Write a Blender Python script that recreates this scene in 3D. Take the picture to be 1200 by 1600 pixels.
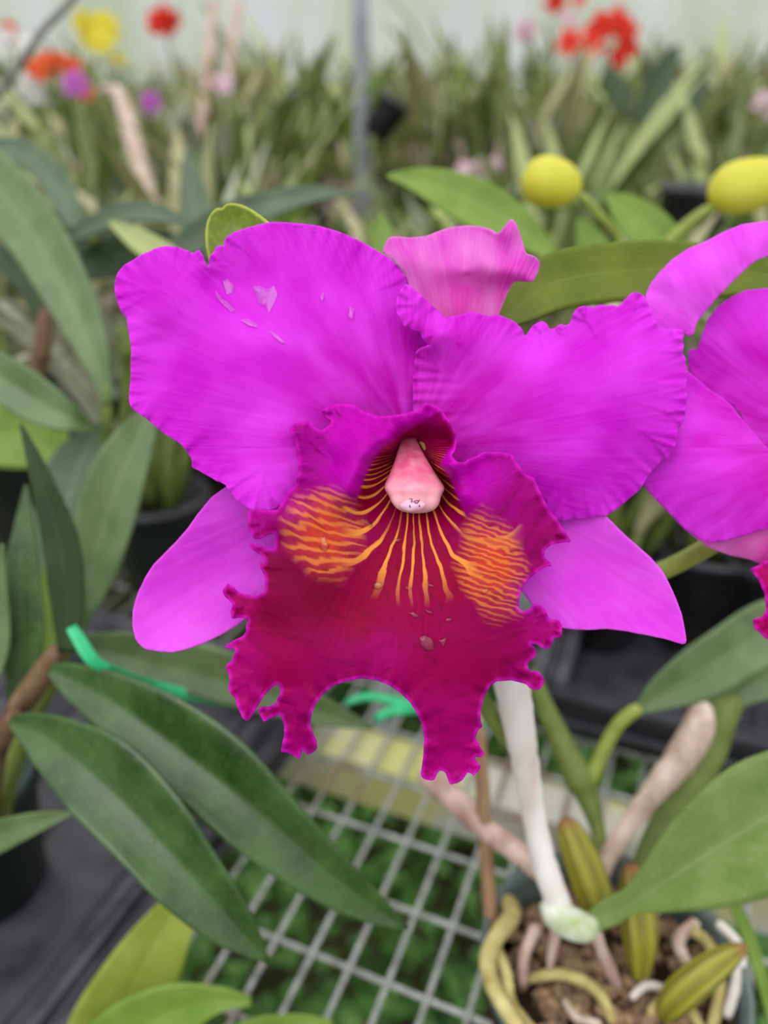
import bpy, bmesh, math, random
import numpy as np
from mathutils import Vector, Matrix, noise
from mathutils.geometry import delaunay_2d_cdt

for o in list(bpy.data.objects):
    bpy.data.objects.remove(o)
C = bpy.context.scene.collection
SC = bpy.context.scene
R = math.radians
random.seed(7)

# ------------------------------------------------------------------ camera, light, exposure
F = 1202.0                       # focal length in pixels of the 1200x1600 frame
PITCH = R(27.0)
CAM = Vector((0, 0, 1.266))
BENCH_Z = 0.80
BYAW = R(-22.0)
cam_d = bpy.data.cameras.new('camera')
cam = bpy.data.objects.new('camera', cam_d)
C.objects.link(cam)
cam.location = CAM
cam.rotation_euler = (R(90) - PITCH, 0, 0)
cam_d.sensor_fit = 'VERTICAL'
cam_d.sensor_height = 34.6
cam_d.sensor_width = 25.95
cam_d.lens = F / 1600 * 34.6
cam_d.clip_start = 0.01
cam_d.clip_end = 100
cam_d.dof.use_dof = True
cam_d.dof.focus_distance = 0.216
cam_d.dof.aperture_fstop = 26.0 / 4.9
cam_d.dof.aperture_blades = 0
SC.camera = cam

SC.view_settings.view_transform = 'Standard'
SC.view_settings.look = 'None'
SC.view_settings.gamma = 1
SC.view_settings.use_curve_mapping = False
SC.view_settings.exposure = 0.0

world = bpy.data.worlds.new('overcast_sky')
SC.world = world
world.use_nodes = True
wn = world.node_tree
wn.nodes.clear()
wo = wn.nodes.new('ShaderNodeOutputWorld')
wb = wn.nodes.new('ShaderNodeBackground')
wt = wn.nodes.new('ShaderNodeTexCoord')
ws = wn.nodes.new('ShaderNodeSeparateXYZ')
wr = wn.nodes.new('ShaderNodeValToRGB')
wn.links.new(wt.outputs['Generated'], ws.inputs[0])
wn.links.new(ws.outputs['Z'], wr.inputs[0])
wn.links.new(wr.outputs[0], wb.inputs[0])
wn.links.new(wb.outputs[0], wo.inputs[0])
wr.color_ramp.elements[0].position = 0.0
wr.color_ramp.elements[0].color = (0.34, 0.35, 0.34, 1)
wr.color_ramp.elements[1].position = 0.75
wr.color_ramp.elements[1].color = (1.0, 1.0, 1.02, 1)
wb.inputs['Strength'].default_value = 1.5

sun_d = bpy.data.lights.new('soft_daylight', 'SUN')
sun_d.energy = 1.2
sun_d.angle = R(55)
sun_d.color = (1.0, 0.99, 0.96)
sun = bpy.data.objects.new('soft_daylight', sun_d)
C.objects.link(sun)
sun.rotation_euler = (R(38), R(-14), 0)

# ------------------------------------------------------------------ helpers
cR = Vector((1, 0, 0))
cF = Vector((0, math.cos(PITCH), -math.sin(PITCH)))
cU = Vector((0, math.sin(PITCH), math.cos(PITCH)))


def P(x, y, d):
    """world point seen at photo position x,y at depth d (metres) along the view axis"""
    return CAM + cF * d + cR * ((x - 600) / F * d) + cU * (-(y - 800) / F * d)


def Pn(x, y, d):
    x = np.asarray(x, float); y = np.asarray(y, float); d = np.asarray(d, float)
    a = (x - 600) / F * d; b = -(y - 800) / F * d
    return np.stack([CAM[i] + cF[i] * d + cR[i] * a + cU[i] * b for i in range(3)], -1)


def G(x, y, z=BENCH_Z):
    """where the sight line through x,y meets the level z"""
    v = P(x, y, 1) - CAM
    t = (z - CAM.z) / v.z
    return CAM + v * t


BU = Vector((math.cos(BYAW), math.sin(BYAW), 0))
BV = Vector((-math.sin(BYAW), math.cos(BYAW), 0))


def B(u, v, z):
    return BU * u + BV * v + Vector((0, 0, z))


def lin(r, g, b):
    f = lambda c: (c / 255 / 12.92) if c / 255 <= 0.04045 else ((c / 255 + 0.055) / 1.055) ** 2.4
    return (f(r), f(g), f(b), 1)


WL = {}      # world location of parents


def thing(name, label, cat, loc, group=None, parent=None):
    o = bpy.data.objects.new(name, None)
    o.empty_display_size = 0.02
    C.objects.link(o)
    loc = Vector(loc)
    if parent is not None:
        o.parent = parent
        o.location = loc - WL[parent.name]
        if label: o['label'] = label
    else:
        o.location = loc
        o['label'] = label
        o['category'] = cat
        if group: o['group'] = group
    WL[o.name] = loc
    return o


def tag(o, label, cat, group=None, kind=None):
    if label: o['label'] = label
    if cat: o['category'] = cat
    if group: o['group'] = group
    if kind: o['kind'] = kind
    return o


def obj(name, verts, faces, mat, parent=None, smooth=True, attrs=None, thick=0, origin=None, flip_to=None):
    me = bpy.data.meshes.new(name)
    vs = np.asarray([tuple(v) for v in verts], float)
    if parent is not None:
        org = np.array(WL[parent.name])
    elif origin is not None:
        org = np.array(origin)
    else:
        org = np.array([vs[:, 0].mean(), vs[:, 1].mean(), vs[:, 2].min()])
    me.from_pydata([tuple(v) for v in (vs - org)], [], [tuple(int(i) for i in f) for f in faces])
    if attrs:
        for k, a in attrs.items():
            if np.ndim(a) == 1:
                at = me.attributes.new(k, 'FLOAT', 'POINT')
                at.data.foreach_set('value', np.asarray(a, np.float32))
            else:
                at = me.attributes.new(k, 'FLOAT_COLOR', 'POINT')
                at.data.foreach_set('color', np.asarray(a, np.float32).ravel())
    me.update()
    if flip_to is not None:
        s = 0
        fv = Vector(flip_to)
        for p in me.polygons:
            s += p.normal.dot(fv) * p.area
        if s < 0:
            me.flip_normals()
    if smooth:
        me.polygons.foreach_set('use_smooth', [True] * len(me.polygons))
    me.materials.append(mat)
    o = bpy.data.objects.new(name, me)
    C.objects.link(o)
    if parent is not None:
        o.parent = parent
        WL[o.name] = WL[parent.name]
    else:
        o.location = org
        WL[o.name] = Vector(org)
    if thick:
        m = o.modifiers.new('thickness', 'SOLIDIFY')
        m.thickness = thick
        m.offset = -1
    return o


def join_bufs(bufs):
    V = []; Fc = []
    for v, f in bufs:
        n = len(V)
        V += list(v)
        Fc += [tuple(i + n for i in q) for q in f]
    return V, Fc


def cr(pts, n):
    """Catmull-Rom through rows of numbers -> n samples"""
    p = np.asarray(pts, float)
    if len(p) == 2:
        t = np.linspace(0, 1, n)[:, None]
        return p[0] * (1 - t) + p[1] * t
    q = np.vstack([2 * p[0] - p[1], p, 2 * p[-1] - p[-2]])
    # arc parameter by first columns
    T = np.linspace(0, len(p) - 1 - 1e-9, n)
    out = []
    for t in T:
        i = int(t); u = t - i
        a, b, c, d = q[i], q[i + 1], q[i + 2], q[i + 3]
        out.append(0.5 * ((2 * b) + (c - a) * u + (2 * a - 5 * b + 4 * c - d) * u * u + (3 * b - a - 3 * c + d) * u ** 3))
    return np.array(out)


def tube_buf(pts, rad, seg=12, cap=True, flat=1.0, up=None):
    """pts: world points, rad: radii; returns verts, faces"""
    V = []; Fc = []
    pts = [Vector(p) for p in pts]
    n = len(pts)
    ref = None
    for i in range(n):
        t = (pts[min(i + 1, n - 1)] - pts[max(i - 1, 0)]).normalized()
        if ref is None:
            ref = Vector(up) if up is not None else (Vector((0, 0, 1)) if abs(t.z) < 0.9 else Vector((1, 0, 0)))
        a = (ref - t * ref.dot(t)).normalized()
        ref = a
        b = t.cross(a)
        for k in range(seg):
            th = 2 * math.pi * k / seg
            V.append(pts[i] + a * (math.cos(th) * rad[i] * flat) + b * (math.sin(th) * rad[i]))
    for i in range(n - 1):
        for k in range(seg):
            k2 = (k + 1) % seg
            Fc.append((i * seg + k, i * seg + k2, (i + 1) * seg + k2, (i + 1) * seg + k))
    if cap:
        Fc.append(tuple(range(seg))[::-1])
        Fc.append(tuple((n - 1) * seg + k for k in range(seg)))
    return V, Fc


def ptube(name, rows, mat, parent=None, n=24, seg=12, wob=0, flat=1.0, attrs=False, round_end=True):
    """rows of (x, y, depth, radius px) -> a tapered round body"""
    s = cr(rows, n)
    pts = [P(r[0], r[1], r[2]) for r in s]
    rad = [max(r[3], 0.3) * r[2] / F for r in s]
    if round_end:
        rad[0] *= .55; rad[-1] *= .55
        rad[1] *= .93; rad[-2] *= .93
    if wob:
        rad = [r * (1 + wob * noise.noise(Vector((i * .7, rows[0][0], 0)))) for i, r in enumerate(rad)]
    v, f = tube_buf(pts, rad, seg, True, flat)
    at = None
    if attrs:
        a = np.repeat(np.linspace(0, 1, n), seg)
        c = np.tile(np.arange(seg) / seg, n)
        at = {'along': a, 'around': np.sin(c * 2 * np.pi * 8)}
    return obj(name, v, f, mat, parent, attrs=at)


def box_buf(o, ax, ay, az):
    o = Vector(o); ax = Vector(ax); ay = Vector(ay); az = Vector(az)
    V = [o, o + ax, o + ax + ay, o + ay, o + az, o + ax + az, o + ax + ay + az, o + ay + az]
    Fc = [(0, 3, 2, 1), (4, 5, 6, 7), (0, 1, 5, 4), (1, 2, 6, 5), (2, 3, 7, 6), (3, 0, 4, 7)]
    return V, Fc


def lathe_buf(c, prof, seg=40):
    V = []; Fc = []
    for r, z in prof:
        for k in range(seg):
            a = 2 * math.pi * k / seg
            V.append(Vector((c[0] + r * math.cos(a), c[1] + r * math.sin(a), c[2] + z)))
    for i in range(len(prof) - 1):
        for k in range(seg):
            k2 = (k + 1) % seg
            Fc.append((i * seg + k, i * seg + k2, (i + 1) * seg + k2, (i + 1) * seg + k))
    Fc.append(tuple(range(seg))[::-1])
    return V, Fc


# ---- thin plate spline
def tps(cp, lam=0.0):
    cp = np.asarray(cp, float)
    x = cp[:, :2] / 300; z = cp[:, 2]
    n = len(x)
    r = np.sqrt(((x[:, None] - x[None]) ** 2).sum(-1))
    K = np.where(r > 0, r * r * np.log(r + 1e-12), 0) + lam * np.eye(n)
    Pm = np.hstack([np.ones((n, 1)), x])
    A = np.zeros((n + 3, n + 3)); A[:n, :n] = K; A[:n, n:] = Pm; A[n:, :n] = Pm.T
    w = np.linalg.solve(A, np.concatenate([z, np.zeros(3)]))

    def f(X, Y):
        q = np.stack([np.asarray(X, float), np.asarray(Y, float)], -1) / 300
        r = np.sqrt(((q[:, None] - x[None]) ** 2).sum(-1))
        K = np.where(r > 0, r * r * np.log(r + 1e-12), 0)
        return K @ w[:n] + w[n] + q @ w[n + 1:]
    return f


def resample(poly, step):
    p = np.asarray(poly, float)
    q = np.vstack([p, p[:1]])
    L = np.sqrt((np.diff(q, axis=0) ** 2).sum(1))
    s = np.concatenate([[0], np.cumsum(L)])
    n = max(8, int(s[-1] / step))
    t = np.arange(n) * s[-1] / n
    out = np.stack([np.interp(t, s, q[:, 0]), np.interp(t, s, q[:, 1])], 1)
    out = 0.25 * np.roll(out, 1, 0) + 0.5 * out + 0.25 * np.roll(out, -1, 0)
    return out, t


def inside(poly, pts):
    x, y = pts[:, 0], pts[:, 1]
    r = np.zeros(len(pts), bool)
    n = len(poly)
    for i in range(n):
        x1, y1 = poly[i]; x2, y2 = poly[(i + 1) % n]
        if y1 == y2: continue
        c = ((y1 > y) != (y2 > y)) & (x < (x2 - x1) * (y - y1) / (y2 - y1) + x1)
        r ^= c
    return r


def sheet(name, parent, outline, d0, cp, mat, step=3.2, ruffle=(), base=(645, 700), thick=0.0006, attrs_fn=None, lam=0.0, fine=0.0):
    """a petal-like surface of real size: outline on the view, depth sculpted by control points (mm)"""
    ol, arc = resample(outline, step)
    x0, y0 = ol.min(0); x1, y1 = ol.max(0)
    gx = np.arange(x0, x1, step); gy = np.arange(y0, y1, step * 0.87)
    X, Y = np.meshgrid(gx, gy)
    X = X + (np.arange(len(gy)) % 2)[:, None] * step * 0.5
    g = np.stack([X.ravel(), Y.ravel()], 1)
    g = g[inside(ol, g)]

    def near(pts):
        D = np.empty(len(pts)); I = np.empty(len(pts), int)
        for s in range(0, len(pts), 2000):
            dd = ((pts[s:s + 2000, None] - ol[None]) ** 2).sum(-1)
            I[s:s + 2000] = dd.argmin(1); D[s:s + 2000] = np.sqrt(dd.min(1))
        return D, I
    D, I = near(g)
    g = g[D > step * 0.6]
    allp = np.vstack([ol, g])
    n = len(ol)
    vo, eo, fo, *_ = delaunay_2d_cdt([Vector(p) for p in allp], [(i, (i + 1) % n) for i in range(n)], [list(range(n))], 1, 1e-4)
    v = np.array([(p[0], p[1]) for p in vo])
    D, I = near(v)
    A = arc[I]
    z = tps(cp, lam)(v[:, 0], v[:, 1])
    th = np.arctan2(v[:, 1] - base[1], v[:, 0] - base[0])
    rr = np.hypot(v[:, 1] - base[1], v[:, 0] - base[0])
    for amp, length, wl, ph in ruffle:
        w = A / wl * 2 * np.pi + ph
        w = w + 1.8 * np.array([noise.noise(Vector((a / wl * .45, ph, 3.1))) for a in A])
        am = amp * (0.55 + 0.9 * np.abs(np.array([noise.noise(Vector((a / wl * .23, 7.7, ph))) for a in A])))
        z = z + am * np.sin(w) * np.exp(-D / length)
    if fine:
        z = z + fine * np.array([noise.noise(Vector((t * 46, r_ * 0.004, 1.3))) for t, r_ in zip(th, rr)]) * np.clip(rr / 250, 0, 1)
    d = d0 + z / 1000
    W = Pn(v[:, 0], v[:, 1], d)
    at = {'ang': th, 'rad': rr, 'edge': D}
    if attrs_fn:
        at.update(attrs_fn(v, th, rr, D))
    o = obj(name, W, [f for f in fo if len(f) >= 3], mat, parent, attrs=at, thick=thick, flip_to=-cF)
    return o


def leaf(name, rows, mat, parent=None, fold=-0.35, tilt=0.0, n=40, m=13, thick=0.0012, crease=1.2, label=None):
    """rows of (x, y, depth, left px, right px) along the midrib"""
    rows = [r if len(r) == 5 else (r[0], r[1], r[2], r[3], r[3]) for r in rows]
    s = cr(rows, n)
    s[:, 3:] = np.maximum(s[:, 3:], 0.4)
    tan = np.gradient(s[:, :2], axis=0)
    tan /= np.linalg.norm(tan, axis=1)[:, None] + 1e-9
    nor = np.stack([tan[:, 1], -tan[:, 0]], 1)       # left of travel (image y down)
    V = []; across = []; along = []
    for i in range(n):
        for k in range(m):
            t = -1 + 2 * k / (m - 1)
            w = s[i, 3] * -t if t < 0 else s[i, 4] * t
            sg = 1 if t < 0 else -1
            q = s[i, :2] + nor[i] * sg * w
            px = s[i, 2] / F
            d = s[i, 2] + fold * w * px * abs(t) ** (crease - 1) + tilt * (-sg) * w * px
            V.append(P(q[0], q[1], d)); across.append(t); along.append(i / (n - 1))
    Fc = []
    for i in range(n - 1):
        for k in range(m - 1):
            a = i * m + k
            Fc.append((a, a + 1, a + m + 1, a + m))
    o = obj(name, V, Fc, mat, parent, attrs={'across': np.array(across), 'along': np.array(along)}, thick=thick, flip_to=-cF)
    if label: o['label'] = label
    return o


# ------------------------------------------------------------------ materials
def new_mat(name):
    m = bpy.data.materials.new(name)
    m.use_nodes = True
    nt = m.node_tree
    b = nt.nodes['Principled BSDF']
    return m, nt, b, nt.nodes['Material Output']


def N(nt, t, **kw):
    n = nt.nodes.new(t)
    for k, v in kw.items():
        setattr(n, k, v)
    return n


def L(nt, a, b):
    nt.links.new(a, b)


def mathn(nt, op, a, b=None, c=None, clamp=False):
    n = N(nt, 'ShaderNodeMath', operation=op)
    n.use_clamp = clamp
    for i, v in enumerate((a, b, c)):
        if v is None: continue
        if isinstance(v, (int, float)): n.inputs[i].default_value = v
        else: L(nt, v, n.inputs[i])
    return n.outputs[0]


def attr(nt, name):
    n = N(nt, 'ShaderNodeAttribute', attribute_name=name)
    return n


def mixc(nt, fac, a, b, mode='MIX'):
    n = N(nt, 'ShaderNodeMix', data_type='RGBA', blend_type=mode)
    for i, v in ((0, fac), (6, a), (7, b)):
        if isinstance(v, (int, float)): n.inputs[i].default_value = v
        elif isinstance(v, tuple): n.inputs[i].default_value = v
        else: L(nt, v, n.inputs[i])
    return n.outputs[2]


def noise_tex(nt, scale, vec=None, detail=3, rough=.55):
    n = N(nt, 'ShaderNodeTexNoise')
    n.inputs['Scale'].default_value = scale
    n.inputs['Detail'].default_value = detail
    n.inputs['Roughness'].default_value = rough
    if vec is None:
        tc = N(nt, 'ShaderNodeTexCoord')
        vec = tc.outputs['Object']
    L(nt, vec, n.inputs['Vector'])
    return n.outputs['Fac']


def maprange(nt, v, a, b, c=0.0, d=1.0):
    n = N(nt, 'ShaderNodeMapRange')
    n.clamp = True
    L(nt, v, n.inputs[0])
    n.inputs[1].default_value = a; n.inputs[2].default_value = b
    n.inputs[3].default_value = c; n.inputs[4].default_value = d
    return n.outputs[0]


def translucent_mix(nt, bsdf, out, col, fac):
    t = N(nt, 'ShaderNodeBsdfTranslucent')
    mx = N(nt, 'ShaderNodeMixShader')
    mx.inputs[0].default_value = fac
    if isinstance(col, tuple): t.inputs['Color'].default_value = col
    else: L(nt, col, t.inputs['Color'])
    L(nt, bsdf.outputs[0], mx.inputs[1]); L(nt, t.outputs[0], mx.inputs[2])
    L(nt, mx.outputs[0], out.inputs['Surface'])


def bump(nt, bsdf, h, strength=.3, dist=.001):
    b = N(nt, 'ShaderNodeBump')
    b.inputs['Strength'].default_value = strength
    b.inputs['Distance'].default_value = dist
    L(nt, h, b.inputs['Height'])
    L(nt, b.outputs[0], bsdf.inputs['Normal'])


def petal_mat(name, main, warm, light, vein_s=60, trans=.25, rough=.5, bump_s=.35):
    m, nt, b, out = new_mat(name)
    ang = attr(nt, 'ang').outputs['Fac']; rad = attr(nt, 'rad').outputs['Fac']; edge = attr(nt, 'edge').outputs['Fac']
    cx = N(nt, 'ShaderNodeCombineXYZ')
    L(nt, mathn(nt, 'MULTIPLY', ang, vein_s), cx.inputs[0])
    L(nt, mathn(nt, 'MULTIPLY', rad, .016), cx.inputs[1])
    v1 = noise_tex(nt, 1.0, cx.outputs[0], 3)
    cx2 = N(nt, 'ShaderNodeCombineXYZ')
    L(nt, mathn(nt, 'MULTIPLY', ang, 3.5), cx2.inputs[0])
    L(nt, mathn(nt, 'MULTIPLY', rad, .007), cx2.inputs[1])
    v2 = noise_tex(nt, 1.0, cx2.outputs[0], 2)
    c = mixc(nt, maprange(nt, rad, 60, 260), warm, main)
    c = mixc(nt, maprange(nt, v2, .40, .70, 0, .65), c, light)  # pale zones: pigment variation plus highlights and wet sheen painted into the colour
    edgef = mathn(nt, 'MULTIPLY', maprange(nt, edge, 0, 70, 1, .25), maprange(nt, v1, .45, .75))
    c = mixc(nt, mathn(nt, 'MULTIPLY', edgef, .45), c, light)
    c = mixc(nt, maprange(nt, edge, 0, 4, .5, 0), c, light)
    L(nt, c, b.inputs['Base Color'])
    b.inputs['Roughness'].default_value = rough
    b.inputs['Specular IOR Level'].default_value = .12
    h = mathn(nt, 'ADD', v1, mathn(nt, 'MULTIPLY', noise_tex(nt, 2200), .25))
    bump(nt, b, h, bump_s, .0006)
    translucent_mix(nt, b, out, c, trans)
    return m


M = {}
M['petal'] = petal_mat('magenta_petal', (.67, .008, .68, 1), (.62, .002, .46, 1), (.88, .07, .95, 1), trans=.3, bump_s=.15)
M['sepal'] = petal_mat('pink_sepal', (.76, .05, .78, 1), (.68, .03, .64, 1), (.88, .15, .92, 1), vein_s=40, trans=.3, bump_s=.15)
M['sepal_back'] = petal_mat('rosy_sepal', (.80, .05, .66, 1), (.88, .11, .50, 1), (.95, .40, .86, 1), vein_s=70, trans=.45, bump_s=.2)


def lip_mat():
    m, nt, b, out = new_mat('ruffled_lip')
    ang = attr(nt, 'ang').outputs['Fac']; rad = attr(nt, 'rad').outputs['Fac']; edge = attr(nt, 'edge').outputs['Fac']
    patch = attr(nt, 'patch').outputs['Fac']; lines = attr(nt, 'lines').outputs['Fac']
    pig = attr(nt, 'pigment').outputs['Color']
    cxw = N(nt, 'ShaderNodeCombineXYZ')
    L(nt, mathn(nt, 'MULTIPLY', ang, 5), cxw.inputs[0]); L(nt, mathn(nt, 'MULTIPLY', rad, .012), cxw.inputs[1])
    warp = noise_tex(nt, 1.0, cxw.outputs[0], 2)
    cxf = N(nt, 'ShaderNodeCombineXYZ')
    L(nt, mathn(nt, 'MULTIPLY', ang, 30), cxf.inputs[0]); L(nt, mathn(nt, 'MULTIPLY', rad, .05), cxf.inputs[1])
    wf = noise_tex(nt, 1.0, cxf.outputs[0], 2)
    a = mathn(nt, 'ADD', ang, mathn(nt, 'MULTIPLY', warp, .10))
    a = mathn(nt, 'ADD', a, mathn(nt, 'MULTIPLY', wf, .014))

    def stripe(freq, width):
        s = mathn(nt, 'SINE', mathn(nt, 'MULTIPLY', a, freq))
        return maprange(nt, s, 1 - width, 1 - width * .45)
    s1 = stripe(66, .36)
    fan = attr(nt, 'fan').outputs['Fac']
    cq = N(nt, 'ShaderNodeCombineXYZ')
    L(nt, mathn(nt, 'MULTIPLY', fan, .05), cq.inputs[0]); L(nt, mathn(nt, 'MULTIPLY', rad, .035), cq.inputs[1])
    qn = noise_tex(nt, 1.0, cq.outputs[0], 2)
    s2 = maprange(nt, mathn(nt, 'SINE', mathn(nt, 'ADD', mathn(nt, 'MULTIPLY', fan, .66), mathn(nt, 'MULTIPLY', qn, 13.0))), -.2, .8)
    core = mathn(nt, 'SUBTRACT', 1.0, maprange(nt, patch, .35, .95), clamp=True)
    cxn = N(nt, 'ShaderNodeCombineXYZ')
    L(nt, mathn(nt, 'MULTIPLY', ang, 16), cxn.inputs[0]); L(nt, mathn(nt, 'MULTIPLY', rad, .006), cxn.inputs[1])
    brk = maprange(nt, noise_tex(nt, 1.0, cxn.outputs[0], 1), .34, .5)
    lm = mathn(nt, 'MULTIPLY', mathn(nt, 'MULTIPLY', mathn(nt, 'MULTIPLY', s1, lines), brk), core)
    gold = lin(238, 150, 62)
    pc = mixc(nt, mathn(nt, 'MULTIPLY', patch, .66), pig, lin(216, 76, 28))
    pc = mixc(nt, maprange(nt, wf, .5, .72, 0, .4), pc, lin(104, 0, 40))
    c = mixc(nt, lm, pc, gold)
    pl = mathn(nt, 'MULTIPLY', s2, maprange(nt, patch, .02, .4))
    c = mixc(nt, mathn(nt, 'MULTIPLY', pl, .5), c, lin(244, 150, 62))
    c = mixc(nt, maprange(nt, edge, 0, 7, .7, 0), c, lin(222, 30, 205))
    L(nt, c, b.inputs['Base Color'])
    b.inputs['Roughness'].default_value = .45
    b.inputs['Specular IOR Level'].default_value = .06
    h = mathn(nt, 'ADD', mathn(nt, 'MULTIPLY', wf, .7), mathn(nt, 'MULTIPLY', noise_tex(nt, 2500), .3))
    bump(nt, b, h, .2, .0006)
    translucent_mix(nt, b, out, c, .12)
    return m


M['lip'] = lip_mat()


def leaf_mat(name, dark, light, rib, rough=.38, spec=.5, trans=.12, rim=None, spots=.25, ribf=.3):
    m, nt, b, out = new_mat(name)
    ac = attr(nt, 'across').outputs['Fac']
    aa = mathn(nt, 'ABSOLUTE', ac)
    n1 = noise_tex(nt, 55, None, 4)
    n2 = noise_tex(nt, 600, None, 3)
    c = mixc(nt, maprange(nt, n1, .3, .7), dark, light)
    c = mixc(nt, mathn(nt, 'MULTIPLY', maprange(nt, n2, .58, .75), spots), c, rib)
    c = mixc(nt, maprange(nt, aa, 0, .07, ribf, 0), c, rib)
    if rim:
        c = mixc(nt, maprange(nt, aa, .92, 1, 0, .8), c, rim)
    L(nt, c, b.inputs['Base Color'])
    L(nt, maprange(nt, n1, .3, .75, rough - .05, rough + .14), b.inputs['Roughness'])
    b.inputs['Specular IOR Level'].default_value = spec
    cx = N(nt, 'ShaderNodeCombineXYZ')
    L(nt, mathn(nt, 'MULTIPLY', ac, 14), cx.inputs[0])
    L(nt, mathn(nt, 'MULTIPLY', attr(nt, 'along').outputs['Fac'], 1.5), cx.inputs[1])
    v = noise_tex(nt, 1.0, cx.outputs[0], 2)
    bump(nt, b, mathn(nt, 'ADD', v, mathn(nt, 'MULTIPLY', n2, .3)), .35, .0008)
    translucent_mix(nt, b, out, mixc(nt, .5, c, lin(150, 175, 40)), trans)
    return m


M['leaf_dark'] = leaf_mat('dark_green_leaf', lin(40, 68, 24), lin(68, 102, 40), lin(150, 170, 120), .25, .65, .07, ribf=.12)
M['leaf_deep'] = leaf_mat('deep_green_leaf', lin(30, 50, 16), lin(48, 72, 26), lin(80, 105, 52), .4, .4, .05)
M['leaf_mid'] = leaf_mat('mid_green_leaf', lin(74, 100, 52), lin(106, 130, 80), lin(156, 172, 126), .36, .6, .09, ribf=.2)
M['leaf_grey'] = leaf_mat('grey_green_leaf', lin(68, 90, 64), lin(100, 120, 92), lin(150, 165, 135), .4)
M['leaf_olive'] = leaf_mat('olive_leaf', lin(98, 118, 30), lin(124, 142, 50), lin(150, 165, 80), .5, .3, .22)
M['leaf_fresh'] = leaf_mat('fresh_green_leaf', lin(112, 146, 50), lin(140, 168, 76), lin(170, 190, 110), .45, .4, .22)
M['leaf_yellow'] = leaf_mat('yellow_green_leaf', lin(140, 158, 50), lin(168, 182, 84), lin(185, 195, 120), .5, .35, .22)
M['leaf_pale'] = leaf_mat('pale_green_leaf', lin(160, 175, 105), lin(185, 195, 130), lin(190, 200, 150), .5)
M['leaf_spotty'] = leaf_mat('speckled_leaf', lin(108, 136, 60), lin(138, 160, 92), lin(176, 192, 138), .55, .3, .2, spots=.45)


def simple_mat(name, c1, c2, scale=60, rough=.5, spec=.5, bs=.3, bd=.001, stretch=None, metal=0, detail=4, lo=.3, hi=.7):
    m, nt, b, out = new_mat(name)
    vec = None
    if stretch:
        tc = N(nt, 'ShaderNodeTexCoord'); mp = N(nt, 'ShaderNodeMapping')
        mp.inputs['Scale'].default_value = stretch
        L(nt, tc.outputs['Object'], mp.inputs[0]); vec = mp.outputs[0]
    n = noise_tex(nt, scale, vec, detail)
    L(nt, mixc(nt, maprange(nt, n, lo, hi), c1, c2), b.inputs['Base Color'])
    b.inputs['Roughness'].default_value = rough
    b.inputs['Specular IOR Level'].default_value = spec
    b.inputs['Metallic'].default_value = metal
    if bs: bump(nt, b, n, bs, bd)
    return m


M['wire'] = simple_mat('galvanised_wire', lin(150, 150, 145), lin(196, 196, 192), 40, .45, .5, .2, lo=.35, hi=.6)
# rust patches on the wire
_m, _nt, _b, _o = new_mat('rusty_galvanised_wire')
_n = noise_tex(_nt, 9, None, 4); _n2 = noise_tex(_nt, 120, None, 3)
_c = mixc(_nt, maprange(_nt, _n2, .3, .7), lin(135, 138, 134), lin(192, 194, 190))
_c = mixc(_nt, maprange(_nt, _n, .52, .64), _c, lin(140, 112, 88))
L(_nt, _c, _b.inputs['Base Color']); _b.inputs['Roughness'].default_value = .5; _b.inputs['Metallic'].default_value = .15
M['wire_rust'] = _m
M['black_plastic'] = simple_mat('black_plastic', lin(38, 38, 44), lin(74, 74, 82), 30, .36, .5, .15)
M['green_pot'] = simple_mat('dark_green_plastic', lin(22, 36, 32), lin(34, 52, 46), 25, .35, .5, .1)
M['grey_pot'] = simple_mat('smoky_plastic', lin(78, 92, 90), lin(110, 122, 118), 25, .3, .5, .1)
M['beam'] = simple_mat('weathered_yellow_paint', lin(196, 196, 128), lin(198, 196, 186), 9, .7, .3, .3, lo=.42, hi=.6)
M['tie'] = simple_mat('green_tape', lin(26, 160, 100), lin(60, 205, 135), 50, .35, .5, .2)
M['husk'] = simple_mat('papery_husk', lin(222, 208, 202), lin(250, 246, 245), 90, .75, .2, .5, .001, (1, 1, .15))
M['husk_pink'] = simple_mat('pinkish_dry_stem', lin(160, 126, 112), lin(212, 188, 176), 110, .75, .2, .5, .001, (1, 1, .2))
M['husk_tan'] = simple_mat('tan_dry_stem', lin(168, 140, 122), lin(222, 206, 190), 110, .75, .2, .5, .001, (1, 1, .2))
M['bamboo'] = simple_mat('brown_stake', lin(122, 92, 66), lin(172, 140, 106), 90, .7, .3, .4, .001, (1, 1, .1))
M['node'] = simple_mat('pale_green_node', lin(150, 170, 110), lin(226, 226, 214), 70, .6, .3, .3)
M['root'] = simple_mat('yellowish_root', lin(150, 136, 76), lin(206, 196, 134), 90, .7, .25, .4)
M['root_pale'] = simple_mat('pale_root', lin(200, 190, 180), lin(232, 226, 220), 90, .7, .25, .4)
M['bark'] = simple_mat('bark_chips', lin(48, 32, 26), lin(176, 146, 112), 170, .85, .2, .8, .003)
M['soil'] = simple_mat('dark_soil', lin(40, 30, 24), lin(72, 56, 42), 60, .9, .2, .8, .003)
M['stemgreen'] = simple_mat('green_stem', lin(112, 128, 42), lin(150, 164, 74), 80, .5, .4, .2)
M['stemdull'] = simple_mat('dull_green_stem', lin(92, 110, 46), lin(122, 138, 66), 80, .5, .4, .2)
M['stemred'] = simple_mat('reddish_stem', lin(88, 64, 48), lin(130, 104, 76), 90, .6, .3, .3)
M['metal'] = simple_mat('grey_metal_post', lin(150, 152, 162), lin(182, 184, 192), 12, .5, .5, .1)
M['wiregrey'] = simple_mat('dark_grey_wire', lin(84, 82, 84), lin(112, 110, 110), 30, .5, .5, .1)
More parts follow.
